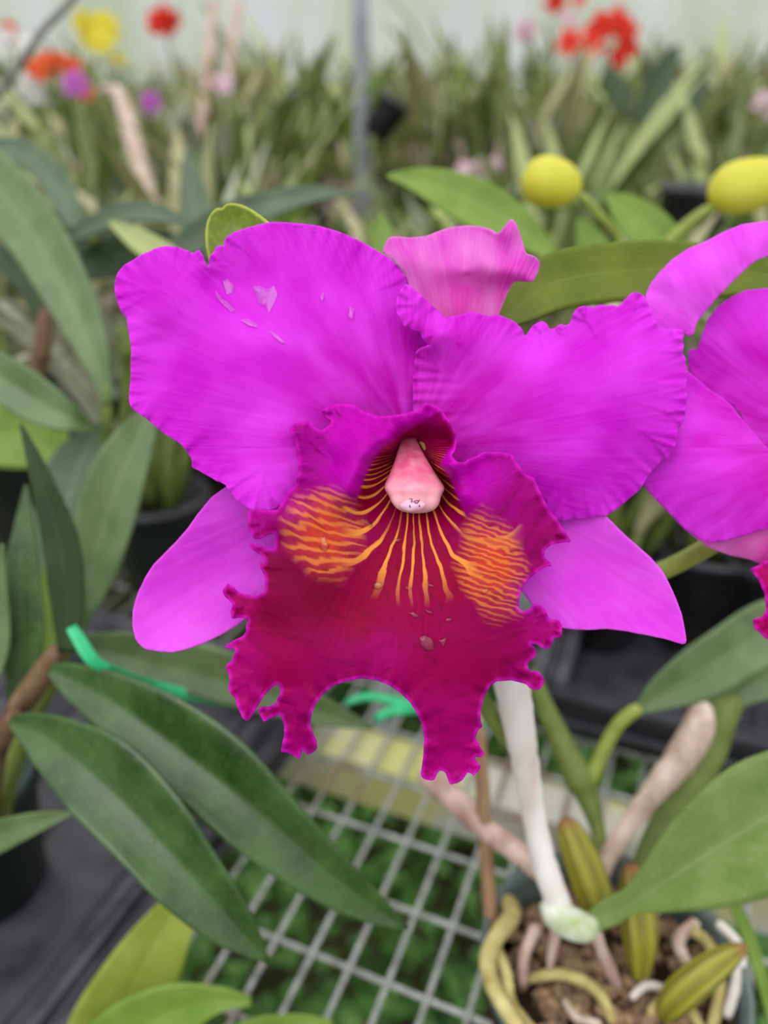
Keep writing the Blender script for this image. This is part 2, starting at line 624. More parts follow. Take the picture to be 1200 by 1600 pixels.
M['twine'] = simple_mat('ochre_twine', lin(160, 140, 92), lin(190, 172, 120), 60, .8, .2, .3)


def bulb_mat(name, c1, c2, tip):
    m, nt, b, out = new_mat(name)
    ar = attr(nt, 'around').outputs['Fac']; al = attr(nt, 'along').outputs['Fac']
    c = mixc(nt, maprange(nt, ar, -.4, .9, 0, .8), c1, c2)
    c = mixc(nt, maprange(nt, noise_tex(nt, 120), .4, .7, 0, .5), c, c1)
    c = mixc(nt, maprange(nt, al, .0, .16, 1, 0), c, tip)
    L(nt, c, b.inputs['Base Color'])
    b.inputs['Roughness'].default_value = .5
    bump(nt, b, ar, .5, .0015)
    return m


M['bulb'] = bulb_mat('striped_bulb', lin(150, 148, 44), lin(104, 104, 30), lin(150, 96, 60))


def column_mat():
    m, nt, b, out = new_mat('pink_column')
    al = attr(nt, 'along').outputs['Fac']
    r = N(nt, 'ShaderNodeValToRGB')
    e = r.color_ramp.elements
    e[0].position = 0; e[0].color = lin(170, 40, 92)
    e[1].position = 1; e[1].color = lin(246, 206, 214)
    x = e.new(.35); x.color = lin(226, 96, 142)
    x = e.new(.7); x.color = lin(244, 172, 186)
    L(nt, al, r.inputs[0])
    c = mixc(nt, maprange(nt, noise_tex(nt, 260), .4, .7, 0, .25), r.outputs[0], lin(250, 214, 214))
    L(nt, c, b.inputs['Base Color'])
    b.inputs['Roughness'].default_value = .32
    b.inputs['Subsurface Weight'].default_value = .25
    b.inputs['Subsurface Radius'].default_value = (.004, .002, .002)
    return m


M['column'] = column_mat()
M['cap'] = simple_mat('white_anther_cap', lin(226, 164, 194), lin(238, 196, 216), 400, .35, .5, .15, .0004)
M['purple'] = simple_mat('dark_purple_mark', lin(90, 10, 60), lin(120, 20, 80), 300, .5)
M['wing'] = simple_mat('yellow_green_column_foot', lin(176, 150, 66), lin(200, 176, 100), 300, .5)


def water_mat():
    m, nt, b, out = new_mat('clear_water')
    g = N(nt, 'ShaderNodeBsdfGlossy'); g.inputs['Roughness'].default_value = .12
    t = N(nt, 'ShaderNodeBsdfTransparent')
    mx = N(nt, 'ShaderNodeMixShader')
    fr = N(nt, 'ShaderNodeFresnel'); fr.inputs['IOR'].default_value = 1.33
    f = mathn(nt, 'ADD', mathn(nt, 'MULTIPLY', fr.outputs[0], 1.4), .03, clamp=True)
    L(nt, f, mx.inputs[0]); L(nt, t.outputs[0], mx.inputs[1]); L(nt, g.outputs[0], mx.inputs[2])
    n = noise_tex(nt, 700, None, 1)
    bp = N(nt, 'ShaderNodeBump'); bp.inputs['Strength'].default_value = .25; bp.inputs['Distance'].default_value = .0006
    L(nt, n, bp.inputs['Height']); L(nt, bp.outputs[0], g.inputs['Normal'])
    L(nt, mx.outputs[0], out.inputs['Surface'])
    return m


M['water'] = water_mat()


def blossom_mat(name, c1, c2):
    m = simple_mat(name, c1, c2, 40, .6, .3, 0)
    nt = m.node_tree
    b = nt.nodes['Principled BSDF']; out = nt.nodes['Material Output']
    col = b.inputs['Base Color'].links[0].from_socket
    translucent_mix(nt, b, out, col, .3)
    return m


M['b_red'] = blossom_mat('red_blossom', lin(226, 30, 22), lin(245, 80, 60))
M['b_orange'] = blossom_mat('orange_blossom', lin(226, 80, 30), lin(240, 110, 60))
M['b_yellow'] = blossom_mat('yellow_blossom', lin(236, 218, 40), lin(250, 238, 100))
M['b_white'] = blossom_mat('white_blossom', lin(225, 222, 222), lin(245, 243, 243))
M['b_pink'] = blossom_mat('pale_pink_blossom', lin(226, 186, 206), lin(240, 210, 224))
M['b_magenta'] = blossom_mat('mauve_blossom', lin(200, 90, 205), lin(226, 140, 230))
M['bud'] = blossom_mat('yellow_bud', lin(218, 214, 66), lin(230, 228, 104))


def fol_mat(name, a, b_, c_):
    m, nt, b, out = new_mat(name)
    h = attr(nt, 'shade').outputs['Fac']
    r = N(nt, 'ShaderNodeValToRGB')
    r.color_ramp.elements[0].color = a; r.color_ramp.elements[1].color = c_
    x = r.color_ramp.elements.new(.5); x.color = b_
    L(nt, h, r.inputs[0])
    L(nt, r.outputs[0], b.inputs['Base Color'])
    b.inputs['Roughness'].default_value = .45
    translucent_mix(nt, b, out, r.outputs[0], .2)
    return m


M['fol1'] = fol_mat('mixed_green_foliage', lin(84, 104, 50), lin(126, 142, 80), lin(178, 188, 124))
M['fol2'] = fol_mat('olive_foliage', lin(104, 110, 62), lin(146, 146, 96), lin(192, 186, 146))
M['fol3'] = fol_mat('bright_foliage', lin(98, 124, 44), lin(144, 166, 76), lin(196, 206, 126))
M['fol4'] = fol_mat('dusty_grey_foliage', lin(112, 122, 96), lin(152, 158, 132), lin(196, 198, 176))
M['weeds'] = fol_mat('weed_leaves', lin(54, 98, 34), lin(92, 144, 60), lin(136, 182, 96))


def net_mat():
    m, nt, b, out = new_mat('shade_net')
    tc = N(nt, 'ShaderNodeTexCoord')
    mp = N(nt, 'ShaderNodeMapping'); mp.inputs['Scale'].default_value = (1.2, 1, .35)
    L(nt, tc.outputs['Object'], mp.inputs[0])
    n = noise_tex(nt, 1.3, mp.outputs[0], 5)
    mp2 = N(nt, 'ShaderNodeMapping'); mp2.inputs['Scale'].default_value = (2, 1, .04)
    L(nt, tc.outputs['Object'], mp2.inputs[0])
    n2 = noise_tex(nt, 1.7, mp2.outputs[0], 3)
    c = mixc(nt, maprange(nt, n, .38, .62), lin(244, 246, 247), lin(222, 230, 212))
    c = mixc(nt, maprange(nt, n2, .52, .68, 0, .7), c, lin(238, 240, 244))
    L(nt, c, b.inputs['Base Color'])
    b.inputs['Roughness'].default_value = .8
    translucent_mix(nt, b, out, c, .5)
    return m


M['net'] = net_mat()
M['ground'] = simple_mat('mossy_ground', lin(56, 58, 34), lin(96, 92, 64), 5, .95, .1, .5, .02)

# ------------------------------------------------------------------ the setting
v, f = box_buf((-6, -1.5, -.05), (12, 0, 0), (0, 9, 0), (0, 0, .05))
tag(obj('floor', v, f, M['ground'], smooth=False), None, None, kind='structure')
v, f = box_buf((-6, 5.6, 0), (12, 0, 0), (0, .004, 0), (0, 0, 3.4))
tag(obj('wall_back', v, f, M['net'], smooth=False), None, None, kind='structure')


def uv_of(p):
    return p.x * BU.x + p.y * BU.y, p.x * BV.x + p.y * BV.y


# ---- wire bench: panel of 1 x 2 inch welded mesh on a frame with legs
h = CAM.z - BENCH_Z
p0 = Vector((-0.014 * h, 0.861 * h, 0))       # a wire crossing found in the photo
u0, v0 = uv_of(p0)
SU, SV = 0.0255, 0.0508
umin, umax, vmin, vmax = -0.75, 0.95, -0.35, 0.80
bench = thing('wire_bench', 'wire mesh greenhouse bench top under the big magenta bloom', 'bench', B((umin + umax) / 2, (vmin + vmax) / 2, 0))
bufs = []
k = math.ceil((umin - u0) / SU)
while u0 + k * SU < umax:
    u = u0 + k * SU
    bufs.append(tube_buf([B(u, vmin, BENCH_Z - .0016), B(u, vmax, BENCH_Z - .0016)], [.0019] * 2, 8)); k += 1
k = math.ceil((vmin - v0) / SV)
while v0 + k * SV < vmax:
    vv = v0 + k * SV
    bufs.append(tube_buf([B(umin, vv, BENCH_Z - .0046), B(umax, vv, BENCH_Z - .0046)], [.0019] * 2, 8)); k += 1
obj('mesh_panel', *join_bufs(bufs), M['wire_rust'], bench)
# beam: yellow weathered batten below the wires
_, vb = uv_of(G(585, 1155, BENCH_Z - .02))
_, vb2 = uv_of(G(585, 1215, BENCH_Z - .02))
o = obj('support_beam', *box_buf(B(umin, vb2, BENCH_Z - .055), BU * (umax - umin), BV * (vb - vb2), (0, 0, .045)), M['beam'], bench, smooth=False)
o['label'] = 'pale yellow weathered beam under the wires'
for vv in (vmin + .02, vmax - .05):
    obj('frame_rail', *box_buf(B(umin, vv, BENCH_Z - .047), BU * (umax - umin), BV * .03, (0, 0, .04)), M['metal'], bench, smooth=False)
for uu in (umin + .05, umax - .09):
    for vv in (vmin + .02, vmax - .05):
        obj('leg', *box_buf(B(uu, vv, 0), BU * .035, BV * .03, (0, 0, BENCH_Z - .047)), M['metal'], bench, smooth=False)


def tray(name, ua, ub, va, vb_, label, hgt=.032, side=None):
    t = thing(name, label, 'tray', B((ua + ub) / 2, (va + vb_) / 2, BENCH_Z))
    # floor of the tray with shallow ribs, and a rolled rim
    bufs = [box_buf(B(ua, va, BENCH_Z + .0005), BU * (ub - ua), BV * (vb_ - va), (0, 0, .003))]
    obj('tray_floor', *join_bufs(bufs), M['black_plastic'], t, smooth=False)
    bufs = []
    kx = ua + .03
    while kx < ub - .02:
        bufs.append(tube_buf([B(kx, va + .012, BENCH_Z + .0036), B(kx, vb_ - .012, BENCH_Z + .0036)], [.0025] * 2, 8)); kx += .075
    obj('rib', *join_bufs(bufs), M['black_plastic'], t)
    bufs = []
    w = .004
    for (a, b_) in (((ua, va), (ub, va)), ((ub, va), (ub, vb_)), ((ub, vb_), (ua, vb_)), ((ua, vb_), (ua, va))):
        A = B(a[0], a[1], BENCH_Z + .003); Bq = B(b_[0], b_[1], BENCH_Z + .003)
        dr = (Bq - A).normalized(); nn = Vector((dr.y, -dr.x, 0))
        bufs.append(box_buf(A - nn * w, Bq - A, nn * w, (0, 0, hgt)))
        # rolled rim on top, outer lip lower down
        up = Vector((0, 0, hgt))
        bufs.append(tube_buf([A + up + nn * .004, Bq + up + nn * .004], [.0062] * 2, 12))
        bufs.append(tube_buf([A + up * .8 - nn * .016, Bq + up * .8 - nn * .016], [.0055] * 2, 12))
        bufs.append(box_buf(A - nn * .018, Bq - A, nn * .018, up * .8))
        bufs.append(tube_buf([A + up * .42 + nn * .008, Bq + up * .42 + nn * .008], [.0045] * 2, 10))
    obj('rim', *join_bufs(bufs), M['black_plastic'], t)
    return t


ul, vl = uv_of(G(222, 1440, BENCH_Z + .03))
tray('black_tray', ul - .38, ul, -.12, .47, 'black ribbed plastic tray on the wires at lower left, below the dark leaves')
_, vr = uv_of(G(960, 1138, BENCH_Z + .02))
_ue, _ = uv_of(G(842, 1090, BENCH_Z + .02))
tray('black_tray', _ue, _ue + .62, vr, vr + .24, 'black plastic tray behind the potted orchid, below the right sepal', .042)

# ---- weeds below the bench (uncountable)
bufs = []; shade = []
rng = random.Random(3)
V = []; Fc = []
for i in range(11000):
    x = rng.uniform(-.95, 1.1); y = rng.uniform(-.05, 1.5)
    cl = noise.noise(Vector((x * 5, y * 5, 1)))
    if cl < -.5: continue
    z = rng.uniform(.02, .14) + .32 * max(0, cl + .25) * rng.random() + .05
    a = rng.uniform(0, 6.28); Lf = rng.uniform(.016, .042); Wd = Lf * rng.uniform(.3, .5)
    dr = Vector((math.cos(a), math.sin(a), rng.uniform(-.4, .5))); sd = Vector((-math.sin(a), math.cos(a), rng.uniform(-.3, .3)))
    c = Vector((x, y, z)); n = len(V)
    V += [c, c + dr * Lf * .5 + sd * Wd, c + dr * Lf, c + dr * Lf * .5 - sd * Wd, c + dr * Lf * .5 + Vector((0, 0, -.003))]
    Fc += [(n, n + 1, n + 4), (n + 1, n + 2, n + 4), (n + 2, n + 3, n + 4), (n + 3, n, n + 4)]
    s = rng.random() * .8 + .2 * max(0, cl)
    shade += [s] * 5
o = obj('weeds', V, Fc, M['weeds'], attrs={'shade': np.array(shade)}, smooth=False)
tag(o, 'low green weeds growing on the ground under the wire bench', 'weeds', kind='stuff')

# ------------------------------------------------------------------ background plants on the benches behind
def blade(rng, length, width, lean, az, base, droop):
    """one strap leaf from base: returns verts, faces"""
    V = []; Fc = []
    n = 7
    dx = Vector((math.cos(az), math.sin(az), 0)); sd = Vector((-math.sin(az), math.cos(az), 0))
    p = Vector(base); ang = lean
    for i in range(n):
        t = i / (n - 1)
        w = width * math.sin(math.pi * min(.98, t * .85 + .12)) * (1 if t < .98 else .1)
        if i == n - 1: w = width * .04
        V += [p + sd * w + Vector((0, 0, w * .35)), p, p - sd * w + Vector((0, 0, w * .35))]
        ang += droop / n
        p = p + (dx * math.sin(ang) + Vector((0, 0, math.cos(ang)))) * (length / (n - 1))
    for i in range(n - 1):
        a = i * 3
        Fc += [(a, a + 1, a + 4, a + 3), (a + 1, a + 2, a + 5, a + 4)]
    return V, Fc


def make_bg_plant(seed, mat, nl, hl, spread, label, group):
    rng = random.Random(seed)
    t = thing('orchid_plant', label, 'plant', (0, 0, 0), group)
    prof = [(.042, 0), (.055, .1), (.058, .1), (.058, .108), (.052, .108), (.05, .09), (.001, .09)]
    obj('pot', *lathe_buf((0, 0, 0), prof, 20), M['black_plastic'], t)
    V = []; Fc = []; sh = []
    canes = []
    for i in range(nl):
        a = rng.uniform(0, 6.28); r = rng.uniform(0, .035)
        b0 = Vector((r * math.cos(a), r * math.sin(a), .09))
        hgt = rng.uniform(.04, .16)
        tp = b0 + Vector((math.cos(a) * hgt * .3, math.sin(a) * hgt * .3, hgt))
        canes.append(tube_buf([b0, (b0 + tp) / 2, tp], [.004, .007, .004], 6))
        for q in range(rng.choice((1, 1, 2))):
            vv, ff = blade(rng, hl * rng.uniform(.7, 1.2), rng.uniform(.008, .016), rng.uniform(.1, spread), a + rng.uniform(-.8, .8) + q * 2.6, tp, rng.uniform(.2, 1.3))
            n = len(V); V += vv; Fc += [tuple(i_ + n for i_ in g) for g in ff]
            sh += [rng.random()] * len(vv)
    obj('cane', *join_bufs(canes), M['husk_tan' if seed % 2 else 'stemdull'], t)
    obj('foliage', V, Fc, mat, t, attrs={'shade': np.array(sh)})
    return t


def dup(root, loc, rotz, sc):
    r = root.copy(); C.objects.link(r)
    r.location = loc; r.rotation_euler = (0, 0, rotz); r.scale = (sc, sc, sc)
    for ch in root.children:
        c = ch.copy(); C.objects.link(c); c.parent = r
    return r


GRP = 'blurred orchid plants on the benches behind'
protos = [make_bg_plant(1, M['fol1'], 14, .19, .7, 'out of focus green potted orchid among the rows behind the big bloom', GRP),
          make_bg_plant(2, M['fol2'], 13, .22, .6, 'out of focus olive potted orchid among the rows behind the big bloom', GRP),
          make_bg_plant(3, M['fol3'], 13, .17, .8, 'out of focus bright green potted orchid among the rows behind the big bloom', GRP),
          make_bg_plant(4, M['fol4'], 15, .20, .7, 'out of focus dusty grey green potted orchid among the rows behind the big bloom', GRP),
          make_bg_plant(5, M['fol1'], 12, .25, .5, 'out of focus tall green potted orchid among the rows behind the big bloom', GRP)]
# benches behind: three long rows
rows = [(1.06, 1.86), (2.05, 3.05), (3.3, 4.5)]
bname = ['first row of orchids behind the big bloom', 'second row of orchids behind the big bloom', 'farthest row of orchids, near the net wall']
BZ = [.74, .88, 1.0]
for (ya, yb), nm, bz in zip(rows, bname, BZ):
    bt = thing('plant_bench', 'slatted bench carrying the ' + nm, 'bench', (0, (ya + yb) / 2, 0))
    W_ = yb * .75 + .35
    bufs = []
    yy = ya
    while yy < yb:
        bufs.append(box_buf((-W_, yy, bz - .02), (2 * W_, 0, 0), (0, .07, 0), (0, 0, .02))); yy += .1
    obj('slat_top', *join_bufs(bufs), M['soil'], bt, smooth=False)
    for sx in (-1, 0, 1):
        for y_ in (ya + .05, yb - .1):
            obj('leg', *box_buf((sx * (W_ - .1) - .02, y_, 0), (.04, 0, 0), (0, .04, 0), (0, 0, bz - .02)), M['metal'], bt, smooth=False)
rng = random.Random(11)
first = [True] * 5
cnt = 0
for (ya, yb), bz, st in zip(rows, BZ, (.155, .185, .235)):
    y = ya + .09
    W_ = yb * .62 + .25
    while y < yb - .06:
        x = -W_ + rng.uniform(0, st)
        while x < W_:
            yy = y + rng.uniform(-.03, .03)
            k = rng.choice((0, 0, 1, 2, 3, 4)); sc = rng.uniform(.8, 1.3) * (1.0 if bz < .8 else 1.1)
            if first[k]:
                protos[k].location = (x, yy, bz); protos[k].scale = (sc,) * 3; first[k] = False
            else:
                dup(protos[k], (x, yy, bz), rng.uniform(0, 6.28), sc)
            cnt += 1
            x += st * rng.uniform(.85, 1.2)
        y += st * .95


def floret(c, r, rng, npet=5, tilt=None):
    """a simple open blossom of real petals facing the viewer side"""
    V = []; Fc = []
    nrm = (CAM - c).normalized() + Vector((rng.uniform(-.5, .5), rng.uniform(-.5, .5), rng.uniform(-.3, .6)))
    nrm.normalize()
    a = nrm.cross(Vector((0, 0, 1))).normalized(); b = nrm.cross(a)
    ph = rng.uniform(0, 6)
    for k in range(npet):
        th = ph + 2 * math.pi * k / npet
        d = a * math.cos(th) + b * math.sin(th); s = nrm.cross(d)
        n = len(V)
        V += [c, c + d * r * .45 + s * r * .36 + nrm * r * .12, c + d * r * .85 + s * r * .28 + nrm * r * .02, c + d * r - nrm * r * .08,
              c + d * r * .85 - s * r * .28 + nrm * r * .02, c + d * r * .45 - s * r * .36 + nrm * r * .12, c + d * r * .5 + nrm * r * .05]
        Fc += [(n, n + 1, n + 6), (n + 1, n + 2, n + 6), (n + 2, n + 3, n + 6), (n + 3, n + 4, n + 6), (n + 4, n + 5, n + 6), (n + 5, n, n + 6)]
    v2, f2 = tube_buf([c + nrm * r * .02, c + nrm * r * .3], [r * .2, r * .1], 8)
    n = len(V); V += v2; Fc += [tuple(i + n for i in g) for g in f2]
    return V, Fc


def bloom_plant(px, d, florets, mat, r, label, foot_z, stemmat='stemdull', foot=None, extra=None):
    """a flowering stem standing on a bench behind; florets in photo positions at depth d"""
    rng = random.Random(int(px * 13))
    q = P(px, florets[0][1], d)
    base = Vector((q.x + .02, q.y + .03, foot_z))
    t = thing('flowering_orchid', label, 'plant', base)
    prof = [(.042, 0), (.055, .1), (.058, .1), (.058, .108), (.052, .108), (.05, .09), (.001, .09)]
    obj('pot', *lathe_buf(base, prof, 18), M['black_plastic'], t)
    top = q + Vector((0, .01, -.01))
    mid = (base + top) / 2 + Vector((.02, .02, .05))
    pts = [Vector(p) for p in cr([tuple(base + Vector((0, 0, .09))), tuple(mid), tuple(top)], 12)]
    obj('flower_stem', *tube_buf(pts, [.004] * 12, 7), M[stemmat], t)
    V = []; Fc = []; sh = []
    for i in range(7):
        vv, ff = blade(rng, rng.uniform(.16, .24), .016, rng.uniform(.2, .9), rng.uniform(0, 6.28), base + Vector((0, 0, .09)), rng.uniform(.3, 1))
        n = len(V); V += vv; Fc += [tuple(i_ + n for i_ in g) for g in ff]; sh += [rng.random()] * len(vv)
    obj('foliage', V, Fc, M['fol1'], t, attrs={'shade': np.array(sh)})
    for fl in florets:
        c = P(fl[0], fl[1], d + rng.uniform(-.03, .03))
        rr = fl[2] * d / F if len(fl) > 2 else r
        v2, f2 = floret(c, rr, rng)
        # thin stalk from stem tip
        s2, g2 = tube_buf([top, (top + c) / 2 + Vector((0, 0, .01)), c], [.0018] * 3, 6)
        obj('blossom', v2, f2, M[fl[3]] if len(fl) > 3 else mat, t, smooth=False)
        obj('flower_stalk', s2, g2, M[stemmat], t)
    return t


bloom_plant(150, 2.5, [(150, 48, 26), (132, 36, 22), (168, 40, 22), (140, 60, 22), (160, 64, 22), (175, 52, 16), (185, 92, 12)], M['b_yellow'], .04,
            'spray of bright yellow blossoms in the blurred rows at upper left', .88)
bloom_plant(255, 3.0, [(255, 33, 25), (242, 36, 18), (268, 31, 18)], M['b_red'], .04,
            'single red blossom head on a tall stem, right of the yellow spray', .88)
bloom_plant(950, 2.7, [(938, 42, 24), (962, 36, 26), (980, 50, 20), (925, 68, 24), (968, 88, 22), (985, 75, 16)], M['b_red'], .04,
            'largest cluster of red blossoms, in the blurred rows at upper right', .88)
bloom_plant(885, 2.9, [(890, 66, 23), (868, 2, 20), (905, 0, 12)], M['b_red'], .04,
            'pair of small red blossoms on a stem left of the largest red cluster', .88)
bloom_plant(822, 3.0, [(825, 46, 20), (890, 30, 16), (815, 52, 14)], M['b_pink'], .04,
            'pale pink blossoms on a stem left of the red clusters', .88)
bloom_plant(75, 1.57, [(75, 103, 24), (58, 108, 18), (92, 95, 16), (112, 106, 20), (132, 145, 16)], M['b_orange'], .03,
            'orange red blossoms in the blurred rows below the yellow spray', .74)
bloom_plant(120, 1.56, [(120, 130, 22), (110, 138, 14)], M['b_magenta'], .03,
            'purple blossom beside the orange red ones at upper left', .74)
bloom_plant(45, 1.58, [(48, 140, 26), (55, 125, 18)], M['b_white'], .03,
            'white blossom low in the rows at far left, below the orange red ones', .74)
bloom_plant(15, 1.55, [(10, 68, 24), (36, 68, 20), (14, 45, 14, 'b_orange')], M['b_white'], .03,
            'white and orange blossoms at the far upper left edge', .74)
bloom_plant(235, 1.6, [(235, 160, 19), (238, 172, 13)], M['b_magenta'], .03,
            'small mauve blossom right of the tan curved stalk', .74)
bloom_plant(350, 1.58, [(350, 132, 17), (342, 126, 12)], M['b_pink'], .03,
            'small pale pink blossom beside the white stake', .74)
bloom_plant(1195, 1.7, [(1194, 160, 20), (1205, 172, 16)], M['b_pink'], .03,
            'pale pink blossom at the right edge above the yellow bud', .74)
bloom_plant(745, 1.5, [(750, 262, 18), (725, 264, 14), (772, 258, 14)], M['b_pink'], .03,
            'faded rosy blossom low among the rows left of the yellow buds', .74)


dk = P(1015, 240, 1.68)
dl = thing('orchid_plant', 'tall dark plant with two broad upright leaves right of the red blossoms', 'plant', (dk.x, dk.y, .74))
obj('pot', *lathe_buf((dk.x, dk.y, .74), [(.042, 0), (.055, .1), (.058, .1), (.058, .108), (.052, .108), (.05, .09), (.001, .09)], 18), M['black_plastic'], dl)
leaf('leaf', [(1000, 200, 1.66, 8), (1020, 150, 1.66, 22), (1042, 105, 1.66, 19), (1062, 68, 1.66, 3)], M['leaf_deep'], dl, -.2)
leaf('leaf', [(1045, 205, 1.65, 8), (1066, 170, 1.65, 20), (1088, 135, 1.65, 18), (1105, 104, 1.65, 3)], M['leaf_deep'], dl, -.2)
leaf('leaf', [(985, 190, 1.68, 8), (968, 150, 1.68, 20), (955, 118, 1.68, 12), (948, 98, 1.68, 2)], M['leaf_deep'], dl, -.2)
for _px, _pt in ((1000, 200), (1045, 205), (985, 190)):
    _a = P(_px, _pt, 1.66)
    obj('cane', *tube_buf([Vector((dk.x, dk.y, .82)), (_a + Vector((dk.x, dk.y, .9))) / 2, _a], [.007, .009, .005], 8), M['stemdull'], dl)


def pole(name, a, b, r, mat, label, cat, seg=14):
    return tag(obj(name, *tube_buf([a, b], [r, r], seg), mat), label, cat)


q = P(567, 60, 1.70)
pole('metal_post', (q.x, q.y, 0), (q.x - .012, q.y, 3.3), .0185, M['metal'], 'grey metal post standing behind the rows, above the left petal', 'post')
q = P(905, 60, 5.4)
pole('metal_post', (q.x, q.y, 0), (q.x, q.y, 3.3), .02, M['metal'], 'thin grey metal post near the net wall, behind the red blossoms', 'post')
q = P(775, 60, 5.4)
pole('metal_post', (q.x, q.y, 0), (q.x, q.y, 3.3), .02, M['metal'], 'thin grey metal post near the net wall, left of the pale pink blossoms', 'post')
# twine line
s = [P(100, 92, 2.05), P(330, 115, 2.02), P(560, 138, 2.0), P(800, 160, 1.98), P(1000, 178, 1.96), P(1230, 194, 1.94)]
s = [P(-300, 50, 2.1)] + s + [P(1500, 216, 1.9)]
tag(obj('twine', *tube_buf(s, [.0022] * len(s), 7), M['twine']), 'ochre twine strung across the rows behind the bloom', 'string')
s = cr([(150, 147, 1.26, 3), (168, 138, 1.25, 6), (184, 146, 1.25, 11), (195, 170, 1.25, 13), (208, 220, 1.24, 14), (225, 280, 1.23, 13), (240, 330, 1.22, 13), (262, 430, 1.2, 12)], 20)
s_pts = [P(*r[:3]) for r in s]
foot = s_pts[-1]
s_pts.append(Vector((foot.x + .01, foot.y + .01, .742)))
rad = [r[3] * r[2] / F for r in s] + [.012]
tag(obj('dry_stalk', *tube_buf(s_pts, rad, 10), M['husk_tan']), 'tan curved dry stalk rising behind the left petal', 'stalk')
for px, tx, d, lab in ((318, 335, 2.0, 'pale leaning stake right of the tan curved stalk'),
                       (352, 372, 2.3, 'thinner pale stake just right of the leaning stake')):
    a = P(tx, 5, d); b_ = P(px - 6, 215, d)
    dr = (b_ - a).normalized(); t_ = (.742 - a.z) / dr.z
    pole('plant_stake', a, a + dr * t_, 7 * d / F, M['husk_pink'], lab, 'stake', 10)
s = [P(r[0], r[1], r[2]) for r in cr([(150, -60, .92), (110, 3, .92), (65, 50, .92), (28, 105, .92), (-5, 150, .92), (-50, 230, .92), (-100, 350, .92)], 24)]
s.append(Vector((s[-1].x, s[-1].y, .80)))
tag(obj('curved_wire', *tube_buf(s, [.0042] * len(s), 9), M['wiregrey']), 'dark grey bent wire arching through the upper left corner', 'wire')
q = P(603, 183, 1.72)
v, f = lathe_buf((0, 0, 0), [(.03, -.05), (.037, .03), (.04, .03), (.04, .042), (.035, .042), (.033, .025), (.001, .025)], 22)
rm = Matrix.Rotation(R(35), 3, 'Y')
obj_v = [q + rm @ Vector(p) for p in v]
tag(obj('plant_pot', obj_v, f, M['black_plastic']), 'tilted black plastic pot hung against the grey metal post', 'pot')
q = P(1080, 335, 1.15)
tag(obj('plant_pot', *lathe_buf((q.x, q.y, .742), [(.035, 0), (.048, q.z - .742 + .03), (.052, q.z - .742 + .03), (.052, q.z - .742 + .042), (.046, q.z - .742 + .042), (.044, q.z - .742 + .02), (.001, q.z - .742 + .02)], 24), M['black_plastic']),
    'black plastic pot behind the right yellow bud', 'pot')

for k, (px, py, rz, sc, pk, lab) in enumerate([
    (262, 905, .3, 1.0, 3, 'small grey green potted orchid on the wire bench behind the left sepal'),
    (60, 830, 2.1, 1.15, 1, 'olive potted orchid on the wire bench behind the left foreground leaves'),
    (150, 700, 1.2, 1.1, 0, 'green potted orchid farther back on the wire bench at left'),
    (-30, 640, 4.0, 1.15, 2, 'bright green potted orchid at the far left of the wire bench'),
    (330, 720, 5.0, 1.1, 1, 'olive potted orchid behind the left petal on the wire bench'),
    (930, 985, 3.9, .95, 1, 'dark olive potted orchid in the black tray behind the right sepal'),
    (1075, 985, 5.2, 1.0, 3, 'grey green potted orchid in the black tray, right of the right sepal tip'),
    (1190, 1015, 1.0, 1.0, 0, 'green potted orchid in the black tray at the right edge'),
    (1010, 850, .2, 1.05, 0, 'green potted orchid on the wire bench behind the gap between the two blooms'),
    (1180, 860, 2.2, 1.0, 1, 'olive potted orchid on the wire bench behind the second bloom')]):
    q = G(px, py, BENCH_Z + .004)
    c = dup(protos[pk], (q.x, q.y, BENCH_Z + .0045), rz, sc)
    c['label'] = lab
    del c['group']

# ------------------------------------------------------------------ plants around the bloom
def root_of(x, y, z=BENCH_Z):
    return G(x, y, z)


# upper left plant
up = thing('orchid_plant', 'upper left orchid with long arching grey green leaves, left of the magenta petal', 'plant', (-.20, .52, BENCH_Z))
leaf('leaf', [(-80, 200, .47, 26), (-10, 285, .46, 44), (55, 370, .45, 45), (108, 465, .445, 38), (145, 550, .44, 24), (170, 632, .44, 7)], M['leaf_mid'], up, -.25)
leaf('leaf', [(-40, 232, .58, 16), (30, 236, .57, 20), (80, 275, .56, 22), (112, 335, .55, 18), (135, 392, .55, 6)], M['leaf_grey'], up, -.2)
leaf('leaf', [(-70, 548, .43, 26), (0, 590, .42, 36), (60, 628, .42, 34), (112, 655, .42, 20), (152, 672, .43, 3)], M['leaf_mid'], up, -.3)
leaf('leaf', [(-40, 360, .52, 13), (15, 415, .51, 17), (55, 468, .5, 16), (73, 545, .5, 8)], M['leaf_deep'], up, -.2)
leaf('leaf', [(308, 392, .56, 24), (304, 325, .56, 24), (297, 272, .56, 15), (292, 228, .56, 2)], M['leaf_grey'], up, -.2)
leaf('leaf', [(255, 405, .49, 18), (335, 352, .48, 26), (420, 318, .47, 21), (500, 301, .47, 12), (558, 303, .47, 2)], M['leaf_grey'], up, -.2)
leaf('leaf', [(110, 368, .54, 12), (190, 333, .53, 18), (255, 335, .53, 13), (300, 358, .53, 3)], M['leaf_grey'], up, -.2)
leaf('leaf', [(172, 347, .46, 4), (212, 372, .46, 17), (265, 408, .46, 22), (310, 450, .46, 10)], M['leaf_pale'], up, -.2)
leaf('leaf', [(110, 425, .56, 20), (190, 395, .56, 34), (270, 392, .56, 30), (330, 410, .56, 8)], M['leaf_deep'], up, -.1)
leaf('leaf', [(-60, 690, .5, 40), (20, 680, .5, 52), (75, 700, .5, 40), (110, 740, .5, 6)], M['leaf_fresh'], up, -.2)
